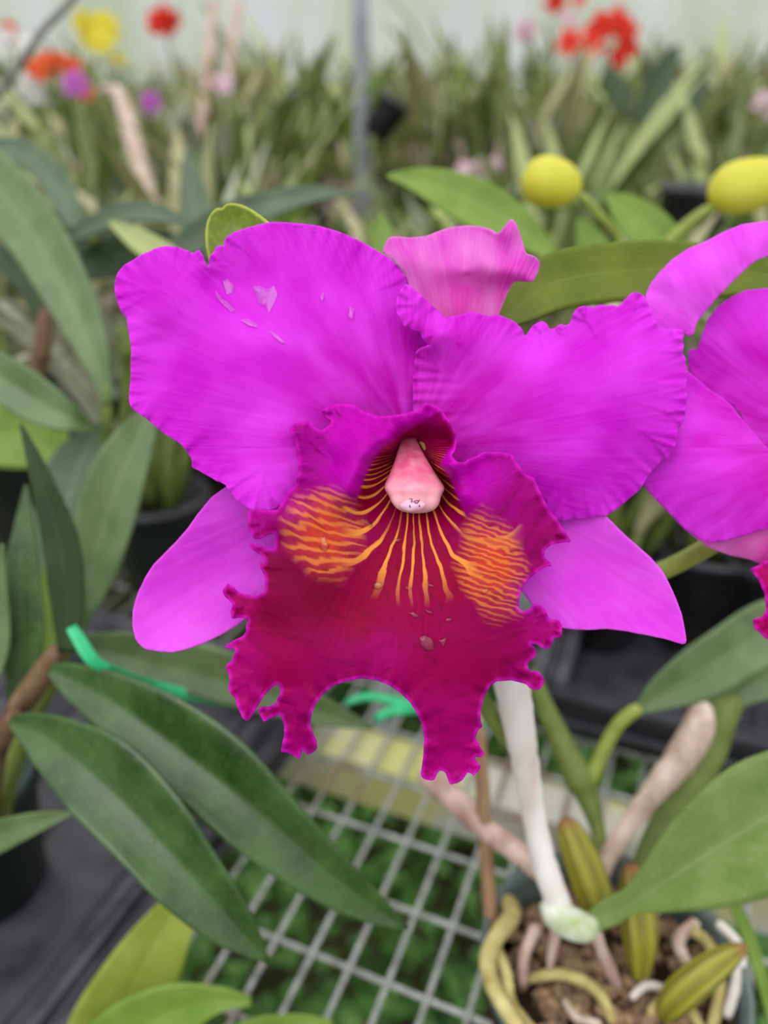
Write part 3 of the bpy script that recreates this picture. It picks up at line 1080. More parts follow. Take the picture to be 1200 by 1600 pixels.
ptube('stem', [(72, 480, .5, 11), (66, 540, .5, 14), (58, 600, .51, 13), (60, 700, .52, 12), (70, 850, .55, 12), (80, 960, .58, 12)], M['stemred'], up)
ptube('stem', [(168, 600, .44, 8), (166, 680, .45, 10), (150, 800, .48, 11), (120, 930, .53, 12)], M['stemdull'], up)
ptube('stem', [(205, 560, .5, 14), (190, 520, .5, 12), (200, 620, .52, 10), (170, 760, .55, 10)], M['stemdull'], up)
ubase = G(90, 985, BENCH_Z)
_b = Vector((ubase.x, ubase.y, BENCH_Z))

# left foreground plant with glossy dark leaves
potc = G(-18, 1385, BENCH_Z)
lp = thing('orchid_plant', 'left foreground orchid in a dark green pot with two glossy dark leaves pointing right', 'plant', (potc.x, potc.y, BENCH_Z + .004))
pc = (potc.x, potc.y, BENCH_Z + .0045)
o = obj('pot', *lathe_buf(pc, [(.038, 0), (.047, .085), (.0505, .085), (.0505, .1), (.046, .1), (.043, .085), (.001, .083)], 48), M['green_pot'], lp)
leaf('leaf', [(78, 1045, .35, 10), (110, 1062, .346, 26, 26), (165, 1092, .338, 44, 46), (240, 1142, .33, 62, 62), (330, 1212, .324, 70, 64), (420, 1288, .322, 54, 62), (510, 1364, .324, 38, 48), (580, 1416, .33, 22, 28), (638, 1452, .335, 2, 2)], M['leaf_dark'], lp, -.45)
leaf('leaf', [(14, 1126, .345, 8), (48, 1140, .338, 28, 28), (90, 1168, .33, 50, 48), (150, 1215, .322, 70, 66), (225, 1290, .315, 68, 66), (300, 1372, .312, 50, 62), (365, 1445, .312, 32, 42), (419, 1505, .315, 2, 2)], M['leaf_dark'], lp, -.48)
leaf('leaf', [(102, 1020, .35, 12), (104, 940, .348, 26), (94, 850, .345, 28), (72, 775, .342, 20), (51, 715, .34, 11), (31, 662, .34, 1)], M['leaf_deep'], lp, -.2)
leaf('leaf', [(108, 1000, .41, 10), (138, 905, .41, 36), (162, 820, .41, 48, 44), (190, 740, .41, 48, 38), (220, 675, .41, 30, 24), (246, 628, .41, 4)], M['leaf_mid'], lp, -.25)
leaf('leaf', [(90, 980, .45, 10), (98, 870, .45, 45), (108, 780, .45, 52), (128, 715, .45, 40), (160, 660, .45, 4)], M['leaf_grey'], lp, -.2)
leaf('leaf', [(22, 1105, .375, 12), (36, 1005, .37, 30), (33, 900, .37, 27), (37, 820, .37, 15), (40, 758, .37, 2)], M['leaf_dark'], lp, -.2)
leaf('leaf', [(60, 1070, .40, 10), (80, 1000, .40, 22), (78, 930, .40, 20), (74, 870, .40, 3)], M['leaf_fresh'], lp, -.2)
leaf('leaf', [(-40, 1100, .36, 18), (-5, 1010, .36, 18), (0, 920, .36, 10), (2, 850, .36, 2)], M['leaf_mid'], lp, -.2)
leaf('leaf', [(105, 1005, .41, 12), (200, 1026, .405, 38, 26), (300, 1050, .40, 46, 36), (400, 1080, .40, 42, 34), (500, 1114, .40, 25, 20), (582, 1138, .40, 2, 2)], M['leaf_mid'], lp, -.25)
leaf('leaf', [(-90, 1345, .37, 34), (-10, 1310, .36, 26), (60, 1286, .352, 16, 14), (112, 1271, .35, 2)], M['leaf_mid'], lp, -.25)
ptube('cane', [(95, 1010, .352, 15), (60, 1062, .358, 19), (28, 1110, .365, 19), (0, 1160, .38, 16), (-10, 1220, .41, 14), (-14, 1280, .445, 12), (-16, 1330, .47, 11)], M['stemred'], lp)
ptube('cane', [(110, 985, .41, 12), (80, 1060, .415, 16), (45, 1130, .425, 16), (15, 1220, .44, 14), (0, 1300, .465, 12)], M['stemdull'], lp)
ptube('cane', [(15, 1130, .345, 11), (25, 1120, .352, 14), (18, 1128, .362, 12)], M['stemred'], lp, n=8)

# plant with yellow-green leaves at the lower left edge of the frame
yb_ = G(150, 1720, BENCH_Z)
yp = thing('orchid_plant', 'yellow green leaved plant at the bottom left edge, right of the black tray', 'plant', yb_)
leaf('leaf', [(320, 1370, .40, 10), (262, 1445, .40, 42, 34), (215, 1530, .40, 62, 56), (165, 1630, .405, 70, 66), (130, 1720, .41, 40), (120, 1780, .42, 8)], M['leaf_yellow'], yp, -.3)
leaf('leaf', [(392, 1566, .37, 6), (335, 1564, .37, 22), (260, 1588, .375, 48), (180, 1650, .38, 60), (130, 1740, .40, 20)], M['leaf_fresh'], yp, -.25)
leaf('leaf', [(520, 1600, .40, 4), (455, 1604, .40, 18), (380, 1630, .40, 30), (280, 1700, .41, 30), (180, 1760, .42, 10)], M['leaf_fresh'], yp, -.2)
ptube('cane', [(125, 1740, .40, 14), (130, 1780, .42, 14), (150, 1800, .44, 12), (150, 1760, .475, 10)], M['stemdull'], yp, n=14)

# plant with the yellow buds, behind the bloom on the right
rp = thing('budding_orchid', 'orchid with two yellow buds and broad green leaves behind the dorsal sepal', 'plant', (.16, .62, BENCH_Z))
leaf('leaf', [(872, 405, .44, 8), (805, 352, .44, 30), (742, 316, .44, 38), (682, 290, .44, 28), (640, 278, .44, 15), (604, 274, .44, 2)], M['leaf_fresh'], rp, -.2)
leaf('leaf', [(606, 410, .46, 20), (600, 375, .46, 20), (597, 348, .46, 10), (596, 328, .46, 1)], M['leaf_fresh'], rp, -.2)
leaf('leaf', [(1060, 400, .5, 30), (1010, 355, .5, 36), (972, 322, .5, 22), (948, 303, .5, 3)], M['leaf_fresh'], rp, -.2)
leaf('leaf', [(1000, 460, .5, 12), (935, 400, .5, 26), (915, 360, .5, 16), (905, 338, .5, 2)], M['leaf_fresh'], rp, -.2)


def bud(x, y, ang, hl, hr, d):
    n = 22; seg = 24
    ca, sa = math.cos(ang), math.sin(ang)
    pts = []; rad = []
    for i in range(n):
        t = -1 + 2 * i / (n - 1)
        pts.append(P(x + ca * hl * t, y + sa * hl * t, d))
        rad.append(max(.02, (1 - abs(t) ** 2.4) ** .55) * hr * d / F * (1 - .14 * t))
    V, Fc = tube_buf(pts, rad, seg)
    V2 = []
    for i, vv in enumerate(V):
        k = i % seg; r = i // seg
        c = pts[r]
        g = 1 + .07 * abs(math.cos(1.5 * 2 * math.pi * k / seg))
        V2.append(c + (vv - c) * g)
    return V2, Fc


for (x, y, a, hl, hr, d, stem) in ((862, 287, R(12), 48, 36, .46, [(905, 303, .46, 8), (935, 335, .462, 7), (965, 372, .47, 7), (975, 430, .48, 8), (980, 520, .5, 8)]),
                                   (1172, 290, R(-12), 66, 38, .46, [(1115, 322, .46, 9), (1085, 343, .462, 10), (1062, 362, .465, 10), (1030, 395, .47, 9), (1000, 450, .48, 8), (985, 540, .5, 8)])):
    b = obj('bud', *bud(x, y, a, hl, hr, d), M['bud'], rp)
    ptube('bud_stem', stem, M['stemgreen'], rp, n=20)
ptube('cane', [(985, 500, .49, 9), (975, 620, .52, 12), (960, 760, .58, 13), (955, 880, .63, 12)], M['stemdull'], rp)

# ------------------------------------------------------------------ the potted orchid that carries the big bloom
D0 = .212
pot_c = P(957, 1500, .366)
POT = Vector((pot_c.x, pot_c.y, BENCH_Z + .0008))
hero = thing('potted_orchid', 'potted orchid in the foreground carrying the large magenta bloom with crimson lip', 'plant', POT)
RZ = pot_c.z - POT.z
obj('pot', *lathe_buf(POT, [(.046, 0), (.0595, RZ - .006), (.062, RZ - .006), (.0625, RZ), (.0595, RZ + .001), (.0575, RZ - .012), (.0455, .004), (.001, .003)], 64), M['grey_pot'], hero)
# bark mix
bufs = []
rng = random.Random(5)
obj('potting_soil', *lathe_buf(POT, [(.046, .004), (.0572, RZ - .03), (.04, RZ - .026), (.001, RZ - .024)], 40), M['soil'], hero)
for i in range(190):
    a = rng.uniform(0, 6.28); r = .054 * math.sqrt(rng.random())
    c = POT + Vector((r * math.cos(a), r * math.sin(a), RZ - .024 + rng.uniform(0, .008)))
    s = rng.uniform(.003, .008)
    rot = Matrix.Rotation(rng.uniform(0, 6), 3, 'Z') @ Matrix.Rotation(rng.uniform(-.6, .6), 3, 'X')
    bm = bmesh.new(); bmesh.ops.create_icosphere(bm, subdivisions=1, radius=1)
    vs = [c + rot @ Vector((v.co.x * s * 1.3, v.co.y * s * .8, v.co.z * s * .55)) * (1 + .25 * noise.noise(v.co * 3 + Vector((i, 0, 0)))) for v in bm.verts]
    fs = [tuple(v.index for v in f_.verts) for f_ in bm.faces]
    bm.free(); bufs.append((vs, fs))
o = obj('bark_mix', *join_bufs(bufs), M['bark'], hero, smooth=False)
o['kind'] = 'stuff'
# roots
for rows_, mt in (([(790, 1400, .392, 12), (800, 1430, .385, 15), (775, 1465, .372, 14), (762, 1500, .362, 14), (772, 1545, .35, 13), (805, 1600, .335, 12), (830, 1640, .33, 10)], 'root'),
                  ([(775, 1480, .372, 9), (790, 1520, .36, 10), (800, 1570, .35, 10), (840, 1620, .34, 9)], 'root'),
                  ([(825, 1530, .372, 8), (870, 1522, .37, 9), (915, 1535, .366, 9), (945, 1565, .362, 9), (960, 1610, .355, 8)], 'root'),
                  ([(1120, 1440, .375, 8), (1155, 1480, .368, 8), (1152, 1530, .362, 9), (1135, 1590, .352, 9)], 'root_pale'),
                  ([(1080, 1450, .378, 9), (1110, 1480, .374, 9), (1125, 1540, .364, 10), (1110, 1620, .35, 9)], 'root'),
                  ([(860, 1420, .352, 10), (868, 1455, .357, 9), (862, 1490, .364, 7), (858, 1515, .37, 5)], 'husk_pink'),
                  ([(930, 1455, .35, 9), (942, 1490, .356, 9), (955, 1520, .364, 10), (965, 1540, .37, 7)], 'husk_pink'),
                  ([(1010, 1590, .36, 8), (1040, 1560, .364, 9), (1075, 1575, .362, 9), (1100, 1620, .352, 8)], 'root'),
                  ([(880, 1560, .366, 6), (900, 1590, .36, 7), (940, 1600, .356, 6)], 'husk_tan'),
                  ([(985, 1560, .366, 6), (1010, 1540, .368, 7), (1040, 1545, .367, 6)], 'root_pale'),
                  ([(1090, 1440, .382, 10), (1060, 1470, .378, 10), (1075, 1510, .37, 9)], 'husk_tan'),
                  ([(840, 1445, .375, 10), (820, 1490, .372, 9), (815, 1540, .37, 8)], 'husk_pink')):
    ptube('root', rows_, M[mt], hero, n=26, seg=10, wob=.15)
# canes
ptube('cane', [(778, 960, .262, 26), (798, 1060, .285, 28), (810, 1130, .30, 25), (822, 1200, .315, 21), (833, 1270, .328, 18), (848, 1340, .338, 19), (866, 1395, .346, 20), (880, 1425, .352, 18)], M['husk'], hero, n=40, seg=16, wob=.12)['label'] = 'pale papery dried cane rising behind the lip'
ptube('cane', [(655, 1205, .40, 14), (700, 1240, .395, 20), (760, 1295, .385, 18), (820, 1340, .37, 17), (858, 1372, .355, 18)], M['husk_pink'], hero, n=26, wob=.2)
ptube('cane', [(862, 1402, .348, 21), (872, 1430, .345, 24), (905, 1447, .342, 24), (935, 1445, .342, 16)], M['node'], hero, n=20)
ptube('cane', [(1098, 1095, .405, 15), (1090, 1140, .402, 25), (1060, 1190, .398, 24), (1015, 1245, .392, 18), (975, 1300, .386, 15), (945, 1350, .382, 14), (930, 1400, .38, 12)], M['husk_tan'], hero, n=30, wob=.15)['label'] = 'tan dried cane leaning right'
ptube('cane', [(832, 1050, .41, 11), (850, 1100, .41, 14), (880, 1165, .408, 19), (905, 1215, .405, 25), (918, 1245, .402, 18), (935, 1300, .395, 11), (945, 1370, .385, 10)], M['stemdull'], hero, n=30)
ptube('leaf_stalk', [(915, 1235, .402, 14), (935, 1190, .402, 12), (960, 1140, .402, 11), (985, 1115, .402, 11), (1002, 1107, .402, 10)], M['stemgreen'], hero, n=20)
ptube('cane', [(1150, 1085, .42, 20), (1125, 1120, .42, 26), (1100, 1190, .418, 26), (1050, 1260, .41, 20), (1010, 1330, .40, 15), (985, 1400, .392, 12)], M['stemdull'], hero, n=26)
ptube('pseudobulb', [(882, 1278, .372, 13), (895, 1310, .37, 24), (915, 1360, .368, 30), (930, 1405, .366, 27), (938, 1440, .37, 14)], M['bulb'], hero, n=24, seg=48, attrs=True)
ptube('pseudobulb', [(985, 1350, .38, 14), (993, 1400, .376, 26), (1000, 1460, .372, 28), (1000, 1510, .372, 18), (998, 1530, .374, 8)], M['bulb'], hero, n=24, seg=48, attrs=True)
ptube('pseudobulb', [(1166, 1478, .352, 8), (1130, 1500, .352, 20), (1090, 1530, .352, 25), (1055, 1562, .355, 24), (1035, 1592, .36, 12)], M['bulb'], hero, n=24, seg=48, attrs=True)
ptube('cane', [(1040, 1330, .40, 12), (1030, 1380, .395, 14), (1020, 1430, .39, 12)], M['husk_tan'], hero, n=14)
# leaves of the hero plant
leaf('leaf', [(925, 1442, .342, 16), (960, 1425, .338, 24, 20), (985, 1411, .335, 22, 20), (1025, 1387, .331, 38, 46), (1080, 1350, .326, 66, 84), (1150, 1305, .32, 88, 112), (1220, 1262, .316, 90, 118), (1300, 1210, .312, 58, 76), (1365, 1168, .31, 4, 4)], M['leaf_spotty'], hero, -.18)
leaf('leaf', [(996, 1110, .402, 6), (1032, 1088, .403, 26, 24), (1085, 1056, .405, 40, 44), (1145, 1018, .41, 44, 50), (1205, 978, .415, 42, 48), (1290, 920, .42, 10)], M['leaf_mid'], hero, -.22)
leaf('leaf', [(1128, 1110, .418, 12), (1160, 1080, .418, 26), (1210, 1048, .42, 40), (1280, 1010, .425, 36), (1360, 960, .43, 4)], M['leaf_mid'], hero, -.2)
leaf('leaf', [(775, 512, .262, 6), (810, 478, .264, 34, 30), (870, 440, .268, 46, 44), (960, 424, .273, 46, 46), (1060, 420, .28, 44, 44), (1160, 425, .288, 34, 36), (1270, 440, .296, 8)], M['leaf_olive'], hero, -.15)
leaf('leaf', [(1225, 1640, .38, 10), (1195, 1540, .385, 10), (1165, 1450, .39, 10), (1140, 1400, .39, 6)], M['leaf_fresh'], hero, -.2)
# notched leaf tip peeping over the left petal
m_, nt_, b_, out_ = new_mat('notched_leaf')
ed = attr(nt_, 'edge').outputs['Fac']
c_ = mixc(nt_, maprange(nt_, noise_tex(nt_, 500, None, 3), .4, .7), lin(104, 128, 18), lin(128, 150, 34))
c_ = mixc(nt_, maprange(nt_, ed, 0, 5, .9, 0), c_, lin(196, 204, 60))
L(nt_, c_, b_.inputs['Base Color']); b_.inputs['Roughness'].default_value = .5
translucent_mix(nt_, b_, out_, c_, .2)
sheet('leaf', hero, [(326, 405), (322, 385), (321, 365), (323, 348), (328, 335), (336, 326), (344, 323), (347, 328), (350, 320), (360, 317), (374, 319), (390, 326), (405, 336), (420, 348), (450, 380), (470, 420), (470, 520), (400, 540), (340, 460)],
      .236, [(322, 380, 2), (345, 325, 3), (420, 348, 0), (470, 420, 0), (400, 540, 4), (380, 400, 4), (360, 350, 5)], m_, step=5, base=(430, 540), thick=.001)
ptube('leaf_stalk', [(430, 480, .243, 14), (500, 640, .258, 13), (600, 850, .275, 13), (720, 1040, .29, 14), (805, 1180, .318, 12)], M['stemdull'], hero, n=22)
ptube('leaf_stalk', [(782, 500, .262, 10), (770, 620, .262, 12), (770, 780, .262, 14), (775, 930, .262, 18), (782, 985, .266, 20)], M['stemdull'], hero, n=20)

# ---- the big bloom
fl = thing('flower', 'large open magenta bloom with a ruffled crimson lip', None, P(645, 700, D0 + .03), parent=hero)
LPo = [(597, 396), (580, 386), (560, 375), (530, 362), (500, 353), (470, 349), (440, 347), (420, 347), (400, 352), (385, 356), (365, 363), (355, 369), (349, 378), (350, 385), (343, 383), (337, 385), (335, 393), (329, 398), (326, 405), (327, 416), (325, 419), (322, 414), (319, 404), (315, 395), (311, 390), (307, 391), (304, 396), (299, 394), (293, 392), (289, 389), (285, 390), (281, 386), (274, 386), (260, 384), (245, 387), (232, 393), (222, 397), (208, 406), (195, 413), (184, 425), (179, 440), (179, 455), (182, 470), (190, 487), (198, 497), (200, 515), (204, 535), (205, 550), (204, 570), (204, 590), (202, 610), (201, 625), (204, 636), (218, 647), (232, 657), (245, 668), (258, 679), (272, 687), (283, 694), (292, 706), (300, 718), (299, 730), (310, 735), (325, 744), (340, 752), (352, 757), (357, 767), (370, 782), (385, 793), (396, 797), (415, 798), (432, 796), (444, 785), (452, 776), (462, 765), (480, 760), (520, 740), (600, 720), (660, 705), (690, 640), (695, 560), (690, 500), (660, 480), (640, 462), (637, 437), (625, 418), (610, 404)]
LPc = [(645, 690, 27), (640, 600, 21.6), (645, 520, 20), (680, 560, 25), (590, 470, 17), (600, 410, 19), (500, 360, 17), (420, 352, 17), (335, 400, 15), (260, 390, 15), (185, 440, 17), (205, 550, 14), (205, 630, 15), (270, 685, 13), (345, 750, 11), (352, 757, 9.5), (420, 790, 9), (460, 750, 10), (400, 700, 9.5), (450, 600, 11), (540, 640, 15), (560, 560, 15), (450, 500, 12.5), (350, 500, 12.2), (300, 560, 11.5), (250, 535, 15.5), (250, 490, 12.5), (360, 430, 17.5), (330, 440, 17), (310, 450, 13.5), (385, 480, 15.5), (400, 545, 11), (330, 620, 10), (560, 700, 20), (470, 430, 15), (635, 440, 22), (550, 420, 17.5)]
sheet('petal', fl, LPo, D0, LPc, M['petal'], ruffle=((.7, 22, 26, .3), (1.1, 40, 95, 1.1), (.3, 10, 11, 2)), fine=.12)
RPo = [(636, 443), (650, 454), (668, 470), (685, 486), (697, 497), (710, 493), (725, 490), (738, 487), (752, 491), (765, 494), (778, 491), (790, 496), (805, 503), (815, 513), (820, 526), (826, 518), (832, 508), (840, 504), (847, 501), (855, 506), (859, 515), (866, 513), (870, 510), (876, 505), (884, 509), (891, 505), (894, 493), (899, 484), (905, 479), (914, 478), (922, 479), (930, 480), (937, 475), (947, 478), (957, 476), (966, 479), (977, 467), (987, 457), (997, 456), (1007, 462), (1015, 480), (1025, 502), (1032, 514), (1050, 513), (1066, 515), (1071, 521), (1066, 530), (1069, 540), (1066, 551), (1072, 560), (1071, 569), (1076, 577), (1072, 585), (1074, 597), (1071, 607), (1075, 620), (1070, 637), (1071, 647), (1067, 662), (1059, 670), (1057, 690), (1052, 705), (1042, 717), (1032, 722), (1022, 733), (1012, 745), (1000, 765), (980, 782), (965, 795), (947, 807), (930, 807), (912, 811), (897, 810), (877, 815), (860, 806), (830, 780), (760, 750), (700, 725), (655, 712), (645, 650), (645, 580), (650, 550), (664, 541), (673, 541), (666, 538), (660, 530), (656, 518), (645, 516), (632, 511), (627, 501), (621, 492), (619, 480), (620, 465), (627, 451)]
RPc = [(655, 705, 25), (650, 600, 21), (657, 552, 18.5), (673, 541, 12.5), (640, 500, 10), (625, 475, 10), (638, 446, 12), (690, 492, 16), (665, 500, 13), (690, 520, 10), (720, 497, 15), (700, 535, 12), (740, 490, 14), (760, 520, 12.5), (815, 515, 17), (800, 540, 14), (860, 518, 17), (900, 482, 15), (960, 478, 18), (990, 458, 20), (1030, 514, 17), (1070, 520, 17), (1000, 560, 13), (1074, 600, 16), (1060, 680, 17), (1010, 745, 21), (945, 805, 20), (880, 812, 20), (850, 620, 11), (760, 640, 15), (700, 650, 19), (960, 660, 11.5), (900, 740, 12), (800, 720, 16), (940, 560, 11.5), (840, 570, 12), (750, 580, 14.5)]
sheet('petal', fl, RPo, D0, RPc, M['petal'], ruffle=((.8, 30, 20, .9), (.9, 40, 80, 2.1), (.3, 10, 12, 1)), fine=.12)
DSo = [(597, 394), (601, 382), (607, 371), (620, 369), (640, 371), (665, 369), (690, 359), (710, 354), (730, 352), (750, 354), (765, 359), (776, 366), (783, 360), (790, 352), (795, 345), (799, 341), (803, 344), (808, 352), (815, 372), (822, 396), (836, 400), (845, 411), (841, 426), (832, 441), (815, 440), (803, 440), (792, 460), (782, 485), (770, 520), (730, 570), (680, 570), (660, 500), (637, 440), (632, 425), (615, 406)]
DSc = [(600, 385, 22), (610, 372, 21.5), (640, 392, 19.5), (670, 405, 18.6), (700, 414, 18), (715, 417, 17.5), (640, 373, 24), (690, 362, 27.5), (730, 354, 28.5), (765, 360, 26), (772, 367, 24), (730, 400, 21), (742, 388, 22.5), (728, 412, 18.5), (780, 366, 16), (750, 396, 16.8), (735, 413, 16.8), (799, 341, 12), (790, 400, 14), (812, 372, 13), (822, 397, 13), (830, 438, 12), (843, 412, 18), (805, 436, 13), (805, 443, 18), (770, 433, 15), (770, 440, 18.5), (730, 424, 17), (730, 430, 18.6), (700, 440, 19.6), (640, 440, 21), (720, 480, 20.5), (790, 462, 19.5), (700, 560, 27)]
sheet('sepal', fl, DSo, D0, DSc, M['sepal_back'], base=(720, 640), ruffle=((.25, 12, 60, 0),))
LSo = [(352, 761), (330, 777), (310, 802), (292, 827), (275, 847), (255, 867), (240, 882), (227, 902), (215, 927), (207, 955), (207, 980), (212, 1000), (220, 1009), (226, 1014), (250, 1018), (272, 1019), (292, 1014), (315, 1006), (345, 992), (370, 977), (390, 963), (470, 900), (560, 820), (630, 740), (620, 700), (560, 700), (460, 720), (400, 740)]
LSc = [(630, 720, 33), (352, 761, 20), (400, 780, 21), (300, 830, 17), (240, 882, 15.5), (208, 960, 15), (222, 1010, 14), (270, 1015, 13.5), (315, 1004, 15), (370, 975, 17.5), (295, 925, 19.5), (350, 880, 22), (250, 970, 16.8), (430, 830, 25), (500, 790, 28), (470, 880, 24), (400, 920, 20)]
sheet('sepal', fl, LSo, D0, LSc, M['sepal'], fine=.15)
RSo = [(947, 807), (970, 830), (992, 850), (1015, 870), (1035, 892), (1047, 915), (1057, 937), (1066, 962), (1071, 988), (1073, 1003), (1069, 1007), (1055, 1003), (1040, 998), (1010, 992), (980, 986), (950, 982), (917, 984), (895, 983), (878, 981), (840, 955), (780, 880), (700, 780), (670, 730), (690, 700), (780, 720), (880, 770)]
RSc = [(680, 720, 33), (947, 807, 20), (1010, 868, 16.5), (1055, 935, 13.5), (1070, 1003, 11), (1010, 990, 13.5), (950, 982, 15.5), (880, 980, 17.5), (840, 950, 20), (930, 880, 23), (985, 935, 18.5), (1035, 978, 14), (870, 830, 26), (780, 800, 29), (860, 910, 21)]
sheet('sepal', fl, RSo, D0, RSc, M['sepal'], fine=.15)

LIPo = [(515, 634), (535, 630), (552, 632), (572, 644), (595, 651), (615, 649), (655, 642), (660, 635), (667, 630), (682, 635), (692, 645), (700, 657), (710, 675), (712, 687), (710, 702), (704, 710), (714, 722), (726, 722), (740, 715), (760, 707), (780, 706), (800, 710), (807, 722), (820, 740), (835, 747), (845, 770), (857, 795), (870, 810), (882, 830), (893, 846), (880, 848), (861, 851), (851, 860), (850, 870), (856, 876), (863, 881), (845, 890), (828, 903), (817, 918), (811, 937), (811, 952), (819, 955), (828, 951), (834, 946), (841, 944), (850, 949), (855, 957), (857, 967), (873, 968), (879, 979), (877, 996), (865, 997), (863, 1008), (855, 1015), (847, 1013), (840, 1007), (828, 1006), (836, 1011), (839, 1020), (835, 1028), (826, 1035), (823, 1042), (829, 1048), (841, 1049), (849, 1057), (851, 1064), (847, 1074), (840, 1079), (831, 1077), (822, 1069), (799, 1063), (775, 1065), (766, 1072), (755, 1092), (751, 1113), (751, 1128), (755, 1134), (747, 1141), (743, 1153), (750, 1167), (758, 1178), (752, 1184), (741, 1182), (745, 1190), (752, 1198), (747, 1206), (740, 1211), (731, 1206), (724, 1218), (715, 1224), (703, 1226), (699, 1216), (696, 1207), (687, 1203), (680, 1215), (673, 1220), (661, 1217), (657, 1211), (661, 1183), (663, 1153), (659, 1132), (649, 1111), (640, 1097), (626, 1083), (607, 1070), (589, 1063), (563, 1060), (540, 1065), (522, 1071), (507, 1082), (495, 1097), (488, 1112), (485, 1131), (488, 1144), (495, 1160), (496, 1170), (488, 1177), (480, 1179), (472, 1171), (470, 1183), (465, 1185), (458, 1180), (450, 1176), (438, 1175), (441, 1165), (444, 1149), (444, 1134), (438, 1117), (424, 1122), (412, 1127), (406, 1117), (403, 1110), (408, 1105), (421, 1104), (433, 1098), (432, 1092), (438, 1085), (437, 1072), (433, 1069), (421, 1078), (411, 1090), (402, 1105), (392, 1122), (387, 1127), (379, 1122), (372, 1107), (368, 1092), (360, 1084), (356, 1075), (359, 1063), (356, 1050), (352, 1045), (354, 1038), (361, 1033), (367, 1019), (367, 1014), (350, 1013), (353, 1008), (364, 1001), (379, 994), (385, 987), (384, 979), (388, 967), (374, 965), (362, 967), (360, 958), (361, 951), (364, 946), (360, 940), (350, 931), (347, 922), (357, 911), (363, 918), (373, 925), (387, 930), (402, 931), (412, 925), (414, 915), (414, 903), (410, 893), (404, 884), (406, 878), (413, 881), (414, 876), (407, 867), (393, 858), (388, 852), (393, 849), (403, 852), (417, 857), (428, 858), (431, 834), (420, 835), (407, 843), (397, 842), (391, 833), (387, 823), (388, 795), (395, 793), (415, 797), (433, 797), (442, 782), (450, 768), (462, 757), (466, 735), (465, 712), (460, 687), (452, 672), (456, 664), (467, 659), (485, 658), (489, 666), (502, 673), (514, 664), (518, 657), (507, 651), (502, 643)]
LIPc = [
    # throat and its floor
    (640, 690, 22), (655, 700, 21), (625, 700, 19), (610, 725, 16), (592, 745, 11), (600, 770, 9), (645, 760, 12), (640, 800, 6), (685, 745, 11), (700, 770, 8), (690, 790, 7), (580, 780, 6), (672, 690, 18), (690, 685, 14),
    # rim of the tube: left fold edge, hood, right fold edge
    (640, 672, 8), (612, 688, 4), (588, 712, 0), (573, 740, -2), (562, 770, -3), (594, 714, 7), (580, 741, 6), (569, 771, 3.5), (618, 690, 11), (600, 668, 4), (655, 652, 5), (670, 640, 6), (700, 670, 5), (708, 695, 4), (686, 727, -1), (702, 745, -2), (714, 775, -3), (726, 805, -3), (680, 730, 8), (695, 748, 6), (707, 777, 4), (702, 692, 12),
    # flaring side lobes
    (540, 650, 6), (515, 640, 6.5), (500, 672, 4), (460, 670, 7), (465, 710, 6), (490, 720, 3), (520, 720, 1), (450, 770, 6), (400, 800, 7), (395, 830, 5), (430, 815, 4), (436, 848, 6.5),
    (760, 712, 6), (800, 716, 7), (840, 765, 6), (885, 843, 8), (850, 868, 6), (770, 760, 1), (800, 800, 3), (830, 830, 4.5), (740, 740, 1),
    # orange patches, mid lobe
    (490, 820, -2), (530, 820, -3), (480, 870, -1), (560, 850, -1), (770, 870, -3), (790, 910, -2), (735, 870, -2), (815, 940, 1),
    (640, 870, 1), (630, 950, -3), (640, 1030, -4), (580, 1050, -3), (560, 950, -1), (700, 960, -2), (720, 1050, -2),
    # frilled margin
    (405, 855, 7), (410, 900, 5), (352, 925, 8), (440, 920, 1), (390, 970, 5), (352, 1010, 6), (450, 1000, -1), (365, 1050, 4), (385, 1120, 3), (420, 1040, 0), (410, 1115, 5), (470, 1080, 0), (455, 1170, 4), (490, 1165, 7), (470, 1130, 1.5),
    (700, 1130, -1), (665, 1205, 5), (690, 1190, 3), (715, 1220, 2), (750, 1175, 5), (690, 1100, -2), (845, 955, 4), (875, 985, 5), (845, 1010, 4), (845, 1065, 5), (790, 1030, 0), (830, 1030, 3.5), (760, 1000, -1.5)]
PIG = [(640, 690, 130, 0, 40), (600, 750, 135, 0, 50), (690, 760, 140, 0, 50), (640, 850, 160, 0, 55), (600, 900, 165, 0, 62), (700, 900, 168, 0, 62), (640, 960, 172, 0, 84), (600, 1020, 186, 0, 124), (700, 1030, 166, 0, 84), (560, 960, 162, 0, 66), (500, 930, 134, 0, 54), (440, 890, 134, 0, 62), (430, 960, 142, 0, 62), (400, 900, 165, 0, 92), (370, 940, 182, 0, 116), (380, 1030, 186, 0, 128), (440, 1040, 172, 0, 90), (380, 1090, 196, 0, 140), (460, 1120, 178, 0, 122), (460, 1170, 196, 0, 145), (540, 1040, 166, 0, 106), (700, 1130, 182, 0, 126), (700, 1200, 194, 0, 140), (740, 1180, 196, 0, 142), (820, 1060, 176, 0, 122), (760, 1030, 160, 0, 82), (780, 980, 160, 0, 92), (850, 980, 186, 0, 136), (820, 930, 176, 0, 146), (850, 850, 168, 0, 120), (800, 790, 180, 0, 150), (770, 740, 190, 0, 184), (840, 800, 172, 0, 130), (520, 690, 196, 0, 192), (560, 660, 202, 0, 196), (480, 720, 184, 0, 172), (540, 740, 190, 0, 182), (460, 790, 182, 0, 160), (400, 815, 184, 0, 158), (430, 850, 160, 0, 104), (670, 650, 182, 0, 140), (695, 690, 186, 0, 110), (740, 800, 176, 0, 128), (560, 790, 172, 0, 120), (620, 660, 198, 0, 186), (640, 680, 160, 0, 90), (500, 830, 180, 10, 90), (770, 880, 184, 12, 90)]
PGa = np.array(PIG, float)


